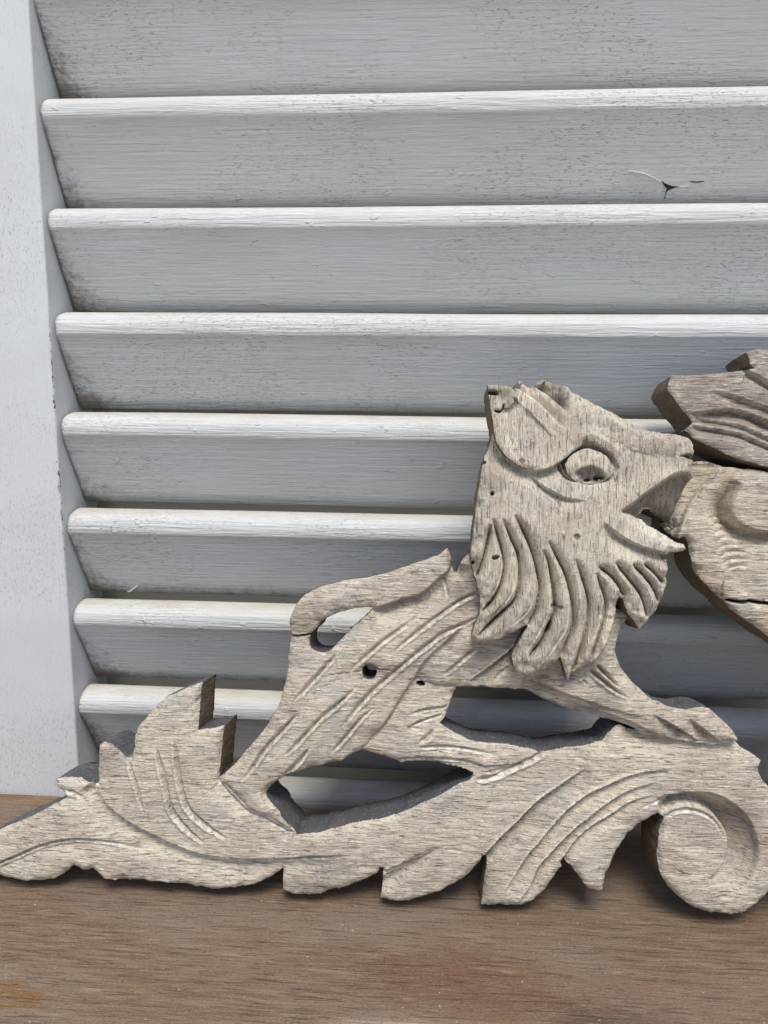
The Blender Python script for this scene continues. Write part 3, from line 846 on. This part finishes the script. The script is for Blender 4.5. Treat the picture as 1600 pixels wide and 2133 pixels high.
base.lime = np.maximum(base.lime, 1.2 * np.exp(-(Di / 0.0005) ** 2) * np.clip((0.72 - Ti) * 4, 0, 1) * np.clip((vnoise(base.U * 800, base.V * 800, 4, 2) - 0.2) * 2, 0, 1))
base.tone = np.maximum(base.tone, 0.5 * mk * fade * vnoise(base.U * 150, base.V * 150, 6, 3))  # shade of the sunken ring painted into its colour, broken by noise
base.vee(g([(1388, 1706), (1404, 1692), (1430, 1687), (1456, 1691), (1480, 1703), (1497, 1722), (1506, 1745)]), 0.0010, 0.0008, 0.1, 0.4, 0.7)
base.vee(g([(1330, 1690), (1360, 1674), (1400, 1665), (1440, 1664), (1476, 1672)]), 0.0008, 0.0006, 0.4, 0.4, 0.6)
base.vee(g([(1490, 1697), (1520, 1708), (1550, 1712), (1572, 1727)]), 0.0005, 0.0007, 0.2, 0.1, 0.0)
base.vee(g([(1408, 1811), (1424, 1820), (1446, 1824)]), 0.0004, 0.0006, 0.3, 0.3, 0.0)
for c, r, a, ry in (((230, 1600), 0.012, 0.25, 0.006), ((120, 1800), 0.014, 0.25, 0.004), ((380, 1600), 0.012, 0.2, 0.008), ((690, 1810), 0.018, 0.35, 0.006), ((640, 1845), 0.012, 0.4, 0.004), ((1130, 1700), 0.012, 0.3, 0.005), ((1480, 1600), 0.02, 0.25, 0.006), ((1010, 1840), 0.01, 0.3, 0.01), ((1560, 1700), 0.008, 0.3, 0.02)):
    base.blotch(uv(c), r, a, ry, seed=int(c[0]))
base.texture('u')
scroll_base = base.build('scroll_base', M_BASE, M_EDGE, panel)
scroll_base['label'] = 'leafy scroll along the foot of the carving with a coiled end'

# ------------------------------------------------------------------ lion body with legs
WB = 0.0016
body_px = [(456, 1630), (471, 1609), (494, 1587), (512, 1564), (531, 1544), (545, 1526), (562, 1500), (580, 1467), (592, 1430), (599, 1395), (601, 1362), (602, 1325), (600, 1305), (604, 1285), (612, 1265), (625, 1247), (638, 1237), (652, 1229), (669, 1222), (701, 1214), (731, 1207), (769, 1202), (804, 1194), (837, 1183), (875, 1170), (912, 1156), (933, 1140),
    (939, 1157), (942, 1174), (946, 1191), (954, 1191), (959, 1174), (969, 1161), (985, 1150), (1040, 1140), (1140, 1150), (1220, 1200), (1280, 1262), (1306, 1270), (1313, 1285), (1297, 1303), (1293, 1316), (1286, 1340), (1288, 1366), (1294, 1386), (1305, 1403), (1318, 1419), (1332, 1432), (1356, 1455), (1375, 1464), (1397, 1474), (1426, 1479), (1442, 1477), (1469, 1475), (1484, 1479), (1502, 1496), (1521, 1513), (1532, 1528), (1541, 1542),
    (1525, 1548), (1487, 1549), (1456, 1546), (1412, 1541), (1375, 1536), (1345, 1531), (1319, 1519), (1300, 1511), (1275, 1504), (1248, 1497), (1218, 1487), (1190, 1481), (1160, 1470), (1137, 1461), (1115, 1449), (1096, 1440), (1068, 1437), (1040, 1435), (1005, 1433), (967, 1433), (952, 1433), (915, 1427), (885, 1422), (868, 1419), (861, 1426), (844, 1449), (831, 1470), (808, 1502), (786, 1528), (767, 1549), (752, 1564),
    (733, 1573), (717, 1581), (711, 1588), (696, 1590), (675, 1594), (652, 1599), (624, 1606), (602, 1612), (579, 1626), (556, 1645), (550, 1657), (556, 1667), (578, 1690), (587, 1707), (604, 1732), (574, 1716), (550, 1703), (522, 1692), (503, 1677), (475, 1649)]
tear = [(777, 1267), (744, 1267), (720, 1272), (692, 1281), (673, 1291), (660, 1306), (647, 1320), (642, 1334), (645, 1347), (654, 1356), (671, 1361), (686, 1357), (699, 1343), (712, 1330), (735, 1307), (757, 1289)]
drill = [(769 + 15.5 * math.cos(a), 1400 + 16 * math.sin(a)) for a in np.linspace(0, 2 * math.pi, 14)[:-1]]
body = Relief([path(body_px, WB)], RES, WB, -0.0210, holes=[path(tear, WB), path(drill, WB)], seed=23)
g = lambda pts, w=WB: path(pts, w)
body.round_edge(0.0024, 0.0012); body.round_edge(0.0095, 0.0022)
body.bump(g([(660, 1480)])[0], 0.030, 0.0016, 0.018, 0.8)
body.bump(g([(900, 1330)])[0], 0.030, 0.0012, 0.015, 0.6)
# shoulder leaf overlaps the flank
body.step(g([(774, 1268), (800, 1262), (837, 1249), (871, 1240), (894, 1225), (916, 1204), (935, 1189), (941, 1170)]), 0.0034, 0.012, side=-1, ta=0.12, tb=0.0, lime=0.0, sharp=0.0016)
for i, (x, y) in enumerate([(882, 1243), (889, 1238), (897, 1231), (905, 1222), (912, 1215), (920, 1209)]):
    c = uv((x, y), WB); body.bump(c, 0.0006, 0.0006); body.lime = np.maximum(body.lime, np.exp(-((body.U - c[0]) ** 2 + (body.V - c[1]) ** 2) / 0.00065 ** 2))
body.vee(g([(926, 1208), (931, 1228), (936, 1252)]), 0.0008, 0.0008, 0.1, 0.4, 0.8)
body.vee(g([(893, 1244), (891, 1274)]), 0.0007, 0.0006, 0.1, 0.5, 0.7)
body.vee(g([(873, 1281), (836, 1308), (795, 1337), (757, 1371), (729, 1399)]), 0.00125, 0.0012, 0.3, 0.3, 0.6)
body.vee(g([(1000, 1231), (959, 1251), (922, 1276), (875, 1311), (837, 1341), (811, 1366)]), 0.00125, 0.0013, 0.1, 0.3, 0.65)
body.vee(g([(1000, 1284), (965, 1300), (922, 1319), (884, 1347), (847, 1377), (819, 1401), (784, 1431), (746, 1470), (712, 1515)]), 0.00135, 0.0014, 0.1, 0.15, 0.6)
body.step(g([(1000, 1290), (963, 1305), (930, 1335), (901, 1360), (878, 1386), (862, 1416), (840, 1446), (806, 1500), (770, 1544)]), 0.0014, 0.007, side=1, ta=0.1, tb=0.5, lime=0.25, sharp=0.0014)
body.vee(g([(701, 1362), (675, 1392), (640, 1430), (609, 1464)]), 0.0013, 0.0013, 0.15, 0.3, 0.65)
body.vee(g([(742, 1430), (709, 1461), (671, 1492), (641, 1524), (615, 1552), (592, 1575)]), 0.0013, 0.0014, 0.25, 0.2, 0.6)
body.vee(g([(622, 1484), (587, 1522), (559, 1552), (540, 1577), (531, 1592), (501, 1630)]), 0.0014, 0.0014, 0.2, 0.35, 0.6)
body.vee(g([(780, 1474), (756, 1492), (727, 1526), (705, 1552), (690, 1569)]), 0.0011, 0.0011, 0.3, 0.2, 0.6)
body.vee(g([(645, 1556), (624, 1584), (596, 1612)]), 0.0013, 0.0012, 0.3, 0.1, 0.6)
body.vee(g([(995, 1349), (969, 1369), (924, 1407)]), 0.0012, 0.0010, 0.2, 0.3, 0.55)
body.step(g([(1090, 1330), (1055, 1362), (1025, 1386), (978, 1420)]), 0.0026, 0.006, side=1, ta=0.05, tb=0.25, lime=0.8, sharp=0.001)
body.vee(g([(1066, 1388), (1045, 1402), (1027, 1419)]), 0.001, 0.001, 0.1, 0.3, 0.5)
body.vee(g([(760, 1399), (735, 1400), (690, 1404), (660, 1405)]), 0.0003, 0.0006, 0.05, 0.5, 0.0)
body.vee(g([(783, 1394), (800, 1395), (818, 1396)]), 0.0004, 0.0009, 0.0, 0.4, 0.0)
# split at the rump
body.vee(g([(599, 1326), (620, 1325), (648, 1322)]), 0.00045, 0.006, 0.0, 0.0, 0.0, wob=False)
Dk, _, _ = body.dist([catmull(g([(599, 1326), (620, 1325), (648, 1322)]))], 0.002); body.dirt = np.maximum(body.dirt, np.clip(1.3 - Dk / 0.0003, 0, 1))
# foreleg
body.step(g([(1098, 1412), (1112, 1421), (1130, 1429), (1171, 1442), (1209, 1455), (1265, 1474), (1321, 1489), (1350, 1496)]), 0.0011, 0.006, side=-1, ta=0.1, tb=0.4, lime=0.0, sharp=0.0008)
body.step(g([(1190, 1461), (1227, 1476), (1265, 1487), (1300, 1499), (1328, 1511), (1375, 1533)]), 0.0014, 0.004, side=-1, ta=0.3, tb=0.1, lime=0.4, sharp=0.0007)
for a in ([(1227, 1395), (1256, 1417), (1284, 1440), (1307, 1452)], [(1242, 1384), (1261, 1404), (1289, 1432)]):
    body.vee(g(a), 0.0014, 0.0022, 0.15, 0.5, 0.25)
body.vee(g([(1211, 1414), (1222, 1424)]), 0.0009, 0.0010, 0.2, 0.4, 0.3)
body.step(g([(1358, 1487), (1394, 1506), (1422, 1524), (1450, 1543)]), 0.0030, 0.006, side=-1, ta=0.5, tb=0.0, lime=0.2, sharp=0.0012)
body.step(g([(1435, 1496), (1459, 1515), (1480, 1532), (1499, 1547)]), 0.0028, 0.006, side=-1, ta=0.5, tb=0.0, lime=0.2, sharp=0.0012)
mk, sd = body.mask(path([(1130, 1432), (1220, 1400), (1300, 1425), (1400, 1478), (1480, 1478), (1545, 1540), (1500, 1550), (1400, 1538), (1300, 1506), (1200, 1470)], WB), 0.006)
body.h += mk * 0.0020
mk, sd = body.mask(path([(1180, 1520), (1080, 1450), (1100, 1405), (1130, 1425), (1180, 1455), (1260, 1490), (1330, 1520), (1300, 1530)], WB), 0.002)
body.h -= mk * 0.0022
for c, r, a, ry in (((700, 1300), 0.02, 0.35, 0.006), ((640, 1290), 0.01, 0.4, 0.006), ((680, 1570), 0.009, 0.35, 0.006), ((1010, 1370), 0.02, 0.35, 0.01), ((960, 1230), 0.008, 0.5, 0.008), ((1130, 1435), 0.010, 0.55, 0.006), ((1220, 1470), 0.02, 0.3, 0.005), ((800, 1400), 0.01, 0.25, 0.004)):
    body.blotch(uv(c, WB), r, a, ry, seed=int(c[0]))
body.pit(uv((1007, 1371), WB), 0.0018, 0.0001, 0.0)
body.texture('u')
lion_body = body.build('lion_body', M_BODY, M_EDGE, panel)
lion_body['label'] = 'crouching body and legs with long gouged hair lines and a drilled hole'

# ------------------------------------------------------------------ lion head
WH = 0.0125
head_px = [(1022, 925), (1036, 870), (1050, 835), (1074, 815), (1077, 800), (1082, 786), (1089, 788), (1104, 796), (1111, 800), (1119, 800), (1123, 791), (1134, 784), (1143, 783), (1156, 788), (1177, 797), (1187, 802), (1205, 816), (1222, 829), (1242, 837), (1258, 844), (1281, 856), (1305, 871), (1327, 886), (1354, 894), (1380, 898), (1406, 900), (1425, 902), (1442, 910), (1449, 925), (1451, 942), (1449, 955), (1449, 970), (1451, 989), (1450, 1004),
    (1444, 1017), (1434, 1051), (1423, 1082), (1402, 1075), (1382, 1066), (1365, 1059), (1348, 1059), (1335, 1077), (1356, 1092), (1378, 1107), (1395, 1117), (1412, 1126), (1434, 1134), (1440, 1141), (1434, 1148), (1418, 1150), (1404, 1150), (1396, 1156), (1397, 1173), (1396, 1202), (1392, 1230), (1384, 1255), (1374, 1274), (1355, 1298), (1340, 1316), (1330, 1299), (1314, 1277), (1307, 1260), (1304, 1248), (1295, 1246), (1291, 1255), (1289, 1274), (1284, 1293), (1277, 1321), (1267, 1347), (1256, 1367), (1240, 1380), (1215, 1396), (1199, 1405), (1187, 1423),
    (1181, 1400), (1173, 1373), (1152, 1389), (1134, 1401), (1115, 1406), (1096, 1409), (1081, 1404), (1072, 1391), (1069, 1376), (1074, 1361), (1083, 1339), (1093, 1320), (1103, 1303), (1085, 1311), (1064, 1322), (1046, 1331), (1027, 1336), (1004, 1340), (991, 1337), (985, 1326), (989, 1311), (999, 1286), (1002, 1267), (1001, 1239), (997, 1222), (993, 1207), (986, 1185), (982, 1155), (984, 1136), (989, 1099), (992, 1068), (995, 1041), (999, 1013), (1004, 985), (1012, 947)]
RH = 0.00031
head = Relief([path(head_px, WH)], RH, WH, -0.0115, seed=37)
g = lambda pts, w=WH: path(pts, w)
head.round_edge(0.0045, 0.0026); head.round_edge(0.0105, 0.0026)
head.vee(g([(1190, 925), (1222, 908), (1258, 922), (1292, 948)]), 0.0050, -0.0011, 0.3, 0.3, 0.0, 0.8)
head.vee(g([(1240, 860), (1300, 895), (1360, 912), (1420, 918)]), 0.0080, -0.0012, 0.2, 0.1, 0.0, 0.8)
head.bump(g([(1190, 1080)])[0], 0.024, 0.0040, 0.026)
head.bump(g([(1300, 930)])[0], 0.020, 0.0010, 0.008, -0.5)
head.bump(g([(1370, 945)])[0], 0.006, -0.0012, 0.005)
head.bump(g([(1432, 925)])[0], 0.005, 0.0010, 0.006)
# ear seat, forelock folds
head.step(g([(1126, 803), (1149, 824), (1171, 843), (1186, 859)]), 0.0024, 0.006, side=1, ta=0.0, tb=0.3, lime=0.5, sharp=0.0009)
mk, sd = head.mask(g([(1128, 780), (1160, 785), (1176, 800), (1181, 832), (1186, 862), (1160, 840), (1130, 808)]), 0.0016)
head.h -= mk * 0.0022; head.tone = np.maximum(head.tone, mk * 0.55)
head.step(g([(1081, 803), (1102, 820), (1126, 839), (1149, 865), (1174, 893)]), 0.0022, 0.005, side=1, ta=0.0, tb=0.3, lime=0.7, sharp=0.0009)
# neck hollow behind the ear
head.step(g([(1026, 905), (1040, 932), (1055, 952), (1074, 967), (1092, 977), (1111, 981), (1130, 980), (1149, 974), (1167, 963), (1186, 950), (1205, 936), (1217, 924)]), 0.0028, 0.008, side=-1, ta=0.05, tb=0.15, lime=0.0, sharp=0.0010)
# eye socket
eye_c = uv((1229, 969), WH)
du = (head.U - eye_c[0]); dv = (head.V - eye_c[1])
rot = 0.10
ea = du * math.cos(rot) + dv * math.sin(rot); eb = -du * math.sin(rot) + dv * math.cos(rot)
mk, sd = head.mask(g([(1174, 966), (1188, 946), (1205, 934), (1222, 929), (1241, 932), (1260, 942), (1276, 957), (1287, 975), (1277, 993), (1261, 1004), (1240, 1010), (1214, 1010), (1194, 1003), (1180, 988)]), 0.0006)
head.h -= 0.0019 * mk
head.step(g([(1213, 918), (1232, 925), (1252, 936), (1272, 950), (1284, 964)]), 0.0020, 0.005, side=-1, ta=0.05, tb=0.45, lime=0.0, sharp=0.0009)
head.vee(g([(1166, 962), (1170, 980), (1180, 996), (1200, 1007)]), 0.0011, 0.0022, 0.2, 0.3, 0.0)
# cheek crease and jaw line
head.step(g([(1108, 990), (1130, 1013), (1149, 1026), (1177, 1039), (1216, 1045)]), 0.0022, 0.005, side=-1, ta=0.2, tb=0.5, lime=0.3, sharp=0.0008)
head.step(g([(1254, 1090), (1286, 1114), (1317, 1131), (1355, 1145), (1398, 1156)]), 0.0028, 0.007, side=-1, ta=0.25, tb=0.0, lime=0.45, sharp=0.0010)
# open mouth: roof falls away behind the lip
mk, sd = head.mask(g([(1296, 1066), (1320, 1051), (1350, 1028), (1378, 1009), (1402, 994), (1421, 988), (1440, 989), (1456, 1000), (1456, 1030), (1440, 1090), (1400, 1090), (1365, 1059), (1348, 1059), (1335, 1077)]), 0.0012)
Dm, Tm, _ = head.dist([catmull(g([(1296, 1066), (1320, 1051), (1350, 1028), (1378, 1009), (1402, 994), (1421, 988), (1440, 989), (1456, 1000)]))], 0.03)
head.h -= mk * (0.0050 + np.clip(Dm / 0.016, 0, 1) * 0.0075)
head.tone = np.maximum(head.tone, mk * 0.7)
mk, sd = head.mask(g([(1300, 1072), (1335, 1077), (1356, 1092), (1378, 1107), (1412, 1126), (1440, 1138), (1440, 1150), (1400, 1148), (1370, 1128), (1330, 1100)]), 0.0014)
head.h -= mk * 0.0010; head.lime = np.maximum(head.lime, mk * 0.5)
head.vee(g([(1416, 950), (1430, 948), (1456, 953)]), 0.0008, 0.0022, 0.3, 0.0, 0.0)
head.pit(uv((1438, 950), WH), 0.0016, 0.0015, 0.6, 0.0010)
# mane
head.strands([g(a) for a in (
    [(1023, 1091), (1019, 1117), (1010, 1159), (999, 1191), (992, 1206)],
    [(1027, 1080), (1036, 1108), (1047, 1146), (1052, 1177), (1046, 1215), (1031, 1247), (1004, 1279)],
    [(1047, 1080), (1064, 1117), (1079, 1151), (1084, 1183), (1082, 1230), (1070, 1256), (1042, 1282), (995, 1329)],
    [(1072, 1072), (1092, 1108), (1107, 1142), (1119, 1183), (1126, 1221), (1123, 1249), (1117, 1277), (1102, 1305)],
    [(1130, 1146), (1143, 1170), (1152, 1211), (1157, 1249), (1158, 1276), (1145, 1305), (1130, 1339), (1102, 1372)],
    [(1141, 1127), (1160, 1159), (1179, 1196), (1192, 1239), (1197, 1277), (1196, 1309), (1184, 1340), (1173, 1372)],
    [(1197, 1164), (1212, 1196), (1226, 1239), (1229, 1277), (1224, 1320), (1214, 1352), (1206, 1380), (1190, 1419)],
    [(1241, 1192), (1257, 1226), (1267, 1258), (1265, 1290), (1254, 1324), (1244, 1355), (1236, 1380)],
    [(1245, 1178), (1270, 1195), (1292, 1217), (1308, 1243)],
    [(1280, 1169), (1308, 1199), (1336, 1233), (1349, 1262), (1357, 1290)],
    [(1317, 1173), (1346, 1199), (1368, 1227), (1381, 1256)],
    [(1343, 1173), (1365, 1189), (1392, 1216)])], 0.0034, 0.0038, 0.16, 0.10, 0.6)
for a in ([(1100, 1100), (1098, 1060), (1097, 1030)], [(1128, 1120), (1126, 1070), (1128, 1040)], [(1213, 1150), (1214, 1100), (1216, 1060)], [(1238, 1110), (1240, 1060), (1243, 1020)], [(1262, 1080), (1264, 1040), (1268, 1010)], [(1170, 1110), (1169, 1075), (1170, 1050)]):
    head.vee(g(a), 0.0006, 0.0005, 0.4, 0.4, 0.55)
for a in ([(1036, 1120), (1042, 1150), (1044, 1180), (1034, 1220), (1016, 1252)], [(1066, 1140), (1072, 1180), (1068, 1225), (1050, 1258), (1020, 1290)], [(1098, 1150), (1106, 1190), (1108, 1235), (1098, 1275), (1060, 1308)],
          [(1140, 1200), (1144, 1245), (1136, 1290), (1112, 1335), (1085, 1375)], [(1176, 1220), (1182, 1265), (1176, 1310), (1150, 1355), (1120, 1392)], [(1212, 1240), (1214, 1290), (1204, 1335), (1192, 1375)], [(1246, 1240), (1250, 1280), (1240, 1320), (1224, 1365)], [(1320, 1205), (1340, 1235), (1352, 1265)]):
    head.vee(g(a), 0.0007, 0.0005, 0.4, 0.4, 0.35)
# knots and worm holes
for c, r, dp, ry, rt in (((1011, 961), .0006, .002, None, 0), ((1026, 1028), .0007, .0022, None, 0), ((1032, 1162), .0013, .0025, .0007, .3), ((987, 1172), .0006, .002, None, 0),
                         ((1155, 1262), .0013, .0008, .0008, 0), ((1168, 1266), .0010, .0006, .0007, 0), ((1199, 1119), .0011, .0008, .0010, 0), ((1145, 1308), .0006, .0015, .0025, -0.4)):
    head.pit(uv(c, WH), r, dp, 0.9 if r < .0009 else 0.6, ry, rt)
for c, r, a, ry in (((1050, 1290), 0.016, 0.35, 0.008), ((1110, 1370), 0.010, 0.4, 0.012), ((1150, 1330), 0.010, 0.35, 0.012), ((1040, 1010), 0.008, 0.35, 0.008), ((1370, 950), 0.008, 0.25, 0.01), ((1210, 880), 0.008, 0.2, 0.008)):
    head.blotch(uv(c, WH), r, a, ry, seed=int(c[0]))
head.texture('v', 0.9)
lion_head = head.build('lion_head', M_HEAD, M_EDGE, panel)
lion_head['label'] = 'bearded lion head with open mouth, glued on proud of the body'

# ear: a leaf-shaped flap standing proud of the head
WE = 0.0148
ear_px = [(1016, 801), (1044, 802), (1066, 807), (1076, 822), (1083, 836), (1098, 850), (1115, 862), (1140, 880), (1165, 905), (1190, 915), (1215, 921), (1205, 932), (1186, 946), (1167, 959), (1149, 970), (1130, 976), (1111, 977), (1092, 974), (1074, 964), (1055, 949), (1040, 929), (1032, 908), (1028, 880), (1023, 850), (1018, 822)]
ear = Relief([path(ear_px, WE)], 0.00034, WE, -0.009, seed=43)
g = lambda pts, w=WE: path(pts, w)
ear.round_edge(0.0016, 0.0009)
ear.h -= 0.0020 * np.clip((ear.D - 0.0012) / 0.004, 0, 1) ** 1.2
ear.h -= 0.0022 * np.clip((ear.U - uv((1100, 900), WE)[0]) / 0.02, 0, 1)
ear.step(g([(1078, 832), (1096, 850), (1111, 866), (1130, 888), (1145, 905), (1162, 922)]), 0.0030, 0.007, side=-1, ta=0.0, tb=0.4, lime=0.0, sharp=0.001)
for c, r, dp, ry, rt in (((1027, 817), .0020, .003, .0008, -.15), ((1038, 855), .0013, .003, .0006, 0), ((1053, 851), .0014, .0025, .0004, 0), ((1050, 849), .0004, .002, .0016, 0), ((1063, 880), .0004, .0025, .0028, .05),
                         ((1086, 876), .0005, .002, None, 0), ((1074, 939), .0004, .002, .0009, 0), ((1088, 960), .0011, .0006, .0008, 0)):
    ear.pit(uv(c, WE), r, dp, 0.95 if dp > .001 else 0.5, ry, rt)
ear.blotch(uv((1040, 815), WE), 0.008, 0.4, 0.005); ear.blotch(uv((1075, 835), WE), 0.006, 0.3, 0.006)
ear.texture('v', 0.8)
ear.build('ear', M_HEAD, M_EDGE, lion_head)

# eye: low carved ball with a chipped pupil
WY = 0.0156
eye_out = [(1178, 966), (1190, 949), (1206, 938), (1222, 933), (1240, 936), (1258, 945), (1272, 959), (1282, 975), (1274, 990), (1260, 1000), (1240, 1007), (1216, 1007), (1197, 1000), (1184, 986)]
eye = Relief([path(eye_out, WY)], 0.0003, WY, 0.004, seed=47)
eye.round_edge(0.0055, 0.0016)
eye.pit(uv((1233, 987), WY), 0.0050, 0.0005, 0.8, 0.0026, -0.15)
eye.pit(uv((1224, 1000), WY), 0.0012, 0.0009, 1.0, 0.0006); eye.pit(uv((1247, 996), WY), 0.0016, 0.0012, 1.0, 0.0008)
eye.texture('v', 0.8)
eye.build('eye', M_HEAD, M_EDGE, lion_head)

# ------------------------------------------------------------------ centre ornament at the right edge
WO = -0.0008
orn_px = [(1440, 962), (1455, 959), (1472, 959), (1495, 964), (1509, 971), (1530, 973), (1565, 974), (1600, 980), (1660, 992), (1730, 985), (1800, 960), (1900, 960), (1960, 1060), (1960, 1880), (1720, 1885), (1690, 1850), (1640, 1800), (1635, 1740), (1660, 1690), (1690, 1640), (1705, 1590), (1760, 1560), (1800, 1500), (1790, 1440), (1720, 1392), (1650, 1354),
    (1600, 1322), (1576, 1303), (1551, 1287), (1530, 1271), (1512, 1251), (1491, 1234), (1472, 1215), (1456, 1192), (1447, 1174), (1442, 1146), (1438, 1128), (1430, 1117), (1418, 1122), (1404, 1114), (1392, 1104), (1391, 1085), (1400, 1055), (1420, 1010)]
orn = Relief([clampv(path(orn_px, WO))], RES, WO, -0.0218, seed=59)
g = lambda pts, w=WO: path(pts, w)
orn.round_edge(0.0026, 0.0014); orn.round_edge(0.0095, 0.0022)
for i in range(8):
    orn.vee(g([(1478 + 4 * i, 1082 + 16 * i), (1500 + 5 * i, 1074 + 15 * i), (1530 + 6 * i, 1076 + 15 * i)]), 0.0011, 0.0005, 0.4, 0.4, 0.45)
mk, sd = orn.mask(g([(1502, 965), (1472, 1005), (1445, 1042), (1426, 1077), (1413, 1124), (1360, 1110), (1380, 960)]), 0.001)
orn.h -= mk * 0.0022
orn.vee(g([(1505, 968), (1472, 1005), (1445, 1042), (1426, 1077), (1413, 1124)]), 0.0010, -0.0012, 0.1, 0.0, 1.0)
for a in ([(1386, 1082), (1396, 1100)], [(1396, 1075), (1406, 1106)], [(1408, 1078), (1414, 1100)]):
    orn.vee(g(a), 0.0012, 0.0022, 0.1, 0.1, 0.6)
orn.bump(g([(1491, 1068)])[0], 0.006, -0.0016, 0.014, 0.5)
orn.step(g([(1545, 1007), (1528, 1029), (1519, 1054), (1523, 1077), (1542, 1096), (1565, 1105), (1600, 1109), (1660, 1100)]), 0.0050, 0.0075, side=-1, ta=0.25, tb=0.1, lime=0.0, sharp=0.0022)
mk, sd = orn.mask(g([(1545, 1007), (1530, 1029), (1522, 1054), (1526, 1077), (1544, 1095), (1566, 1104), (1620, 1107), (1760, 1100), (1760, 1000), (1620, 1000)]), 0.0012)
orn.h += mk * 0.0022
orn.vee(g([(1519, 1006), (1532, 1005), (1546, 1007)]), 0.0004, 0.0008, 0.2, 0.1, 0.0)
orn.step(g([(1484, 1123), (1500, 1165), (1528, 1204), (1553, 1234), (1600, 1275)]), 0.0008, 0.010, side=1, ta=0.3, tb=0.2, lime=0.1, sharp=0.006)
orn.vee(g([(1509, 1209), (1507, 1229), (1510, 1246)]), 0.0005, 0.0012, 0.3, 0.1, 0.0)
crk = g([(1516, 1250), (1527, 1251), (1537, 1253), (1555, 1255), (1565, 1252), (1600, 1257), (1660, 1260)])
orn.vee(crk, 0.0009, 0.005, 0.1, 0.1, 0.0)
Dk, _, _ = orn.dist([catmull(crk)], 0.002); orn.dirt = np.maximum(orn.dirt, np.clip(1.4 - Dk / 0.00035, 0, 1))
for i in range(9):
    y = 1030 + i * 17
    orn.vee(g([(1560, y), (1590, y + 2), (1640, y + 4)]), 0.0006, 0.0004, 0.4, 0.1, 0.35)
orn.texture('u', 1.1)
orn_o = orn.build('scroll_ornament', M_ORN, M_EDGE, panel)
orn_o['label'] = 'rounded scroll of the centre ornament, cut by the right edge, with a split'

WL = 0.0
leaf_px = [(1399, 781), (1449, 780), (1477, 779), (1509, 775), (1548, 770), (1576, 766), (1567, 757), (1564, 744), (1558, 731), (1580, 726), (1600, 727), (1660, 735), (1730, 770), (1800, 850), (1880, 900), (1900, 1000), (1800, 1010), (1740, 1004), (1660, 985), (1600, 971), (1558, 959), (1531, 951), (1504, 940), (1477, 927), (1452, 914), (1438, 902), (1428, 896), (1446, 880), (1434, 861), (1422, 850), (1406, 828), (1393, 806)]
leaf = Relief([path(leaf_px, WL)], RES, WL, -0.0212, seed=71)
g = lambda pts, w=WL: path(pts, w)
leaf.round_edge(0.0018, 0.0009)
leaf.step(g([(1482, 813), (1531, 823), (1572, 837), (1600, 847), (1680, 880)]), 0.0020, 0.006, side=-1, ta=0.3, tb=0.1, lime=0.2, sharp=0.001)
leaf.step(g([(1440, 861), (1457, 858), (1493, 853), (1531, 852), (1572, 861), (1600, 875), (1680, 910)]), 0.0034, 0.007, side=-1, ta=0.25, tb=0.1, lime=0.2, sharp=0.0012)
leaf.step(g([(1452, 866), (1504, 876), (1558, 889), (1600, 908), (1680, 940)]), 0.0016, 0.005, side=-1, ta=0.1, tb=0.1, lime=0.4, sharp=0.0014)
leaf.step(g([(1442, 885), (1504, 894), (1545, 902), (1586, 918), (1660, 950)]), 0.0022, 0.005, side=-1, ta=0.1, tb=0.1, lime=0.4, sharp=0.001)
leaf.step(g([(1560, 770), (1577, 779), (1600, 793), (1680, 840)]), 0.0022, 0.006, side=-1, ta=0.0, tb=0.1, lime=0.2, sharp=0.001)
leaf.blotch(uv((1520, 890)), 0.02, 0.5, 0.006); leaf.blotch(uv((1460, 840)), 0.012, 0.3, 0.006)
leaf.texture('u', 1.1)
leaf_o = leaf.build('curled_leaf', M_LEAF, M_EDGE, panel)
leaf_o['label'] = 'upper leaf of the centre ornament, pinkish grey, cut by the right edge'
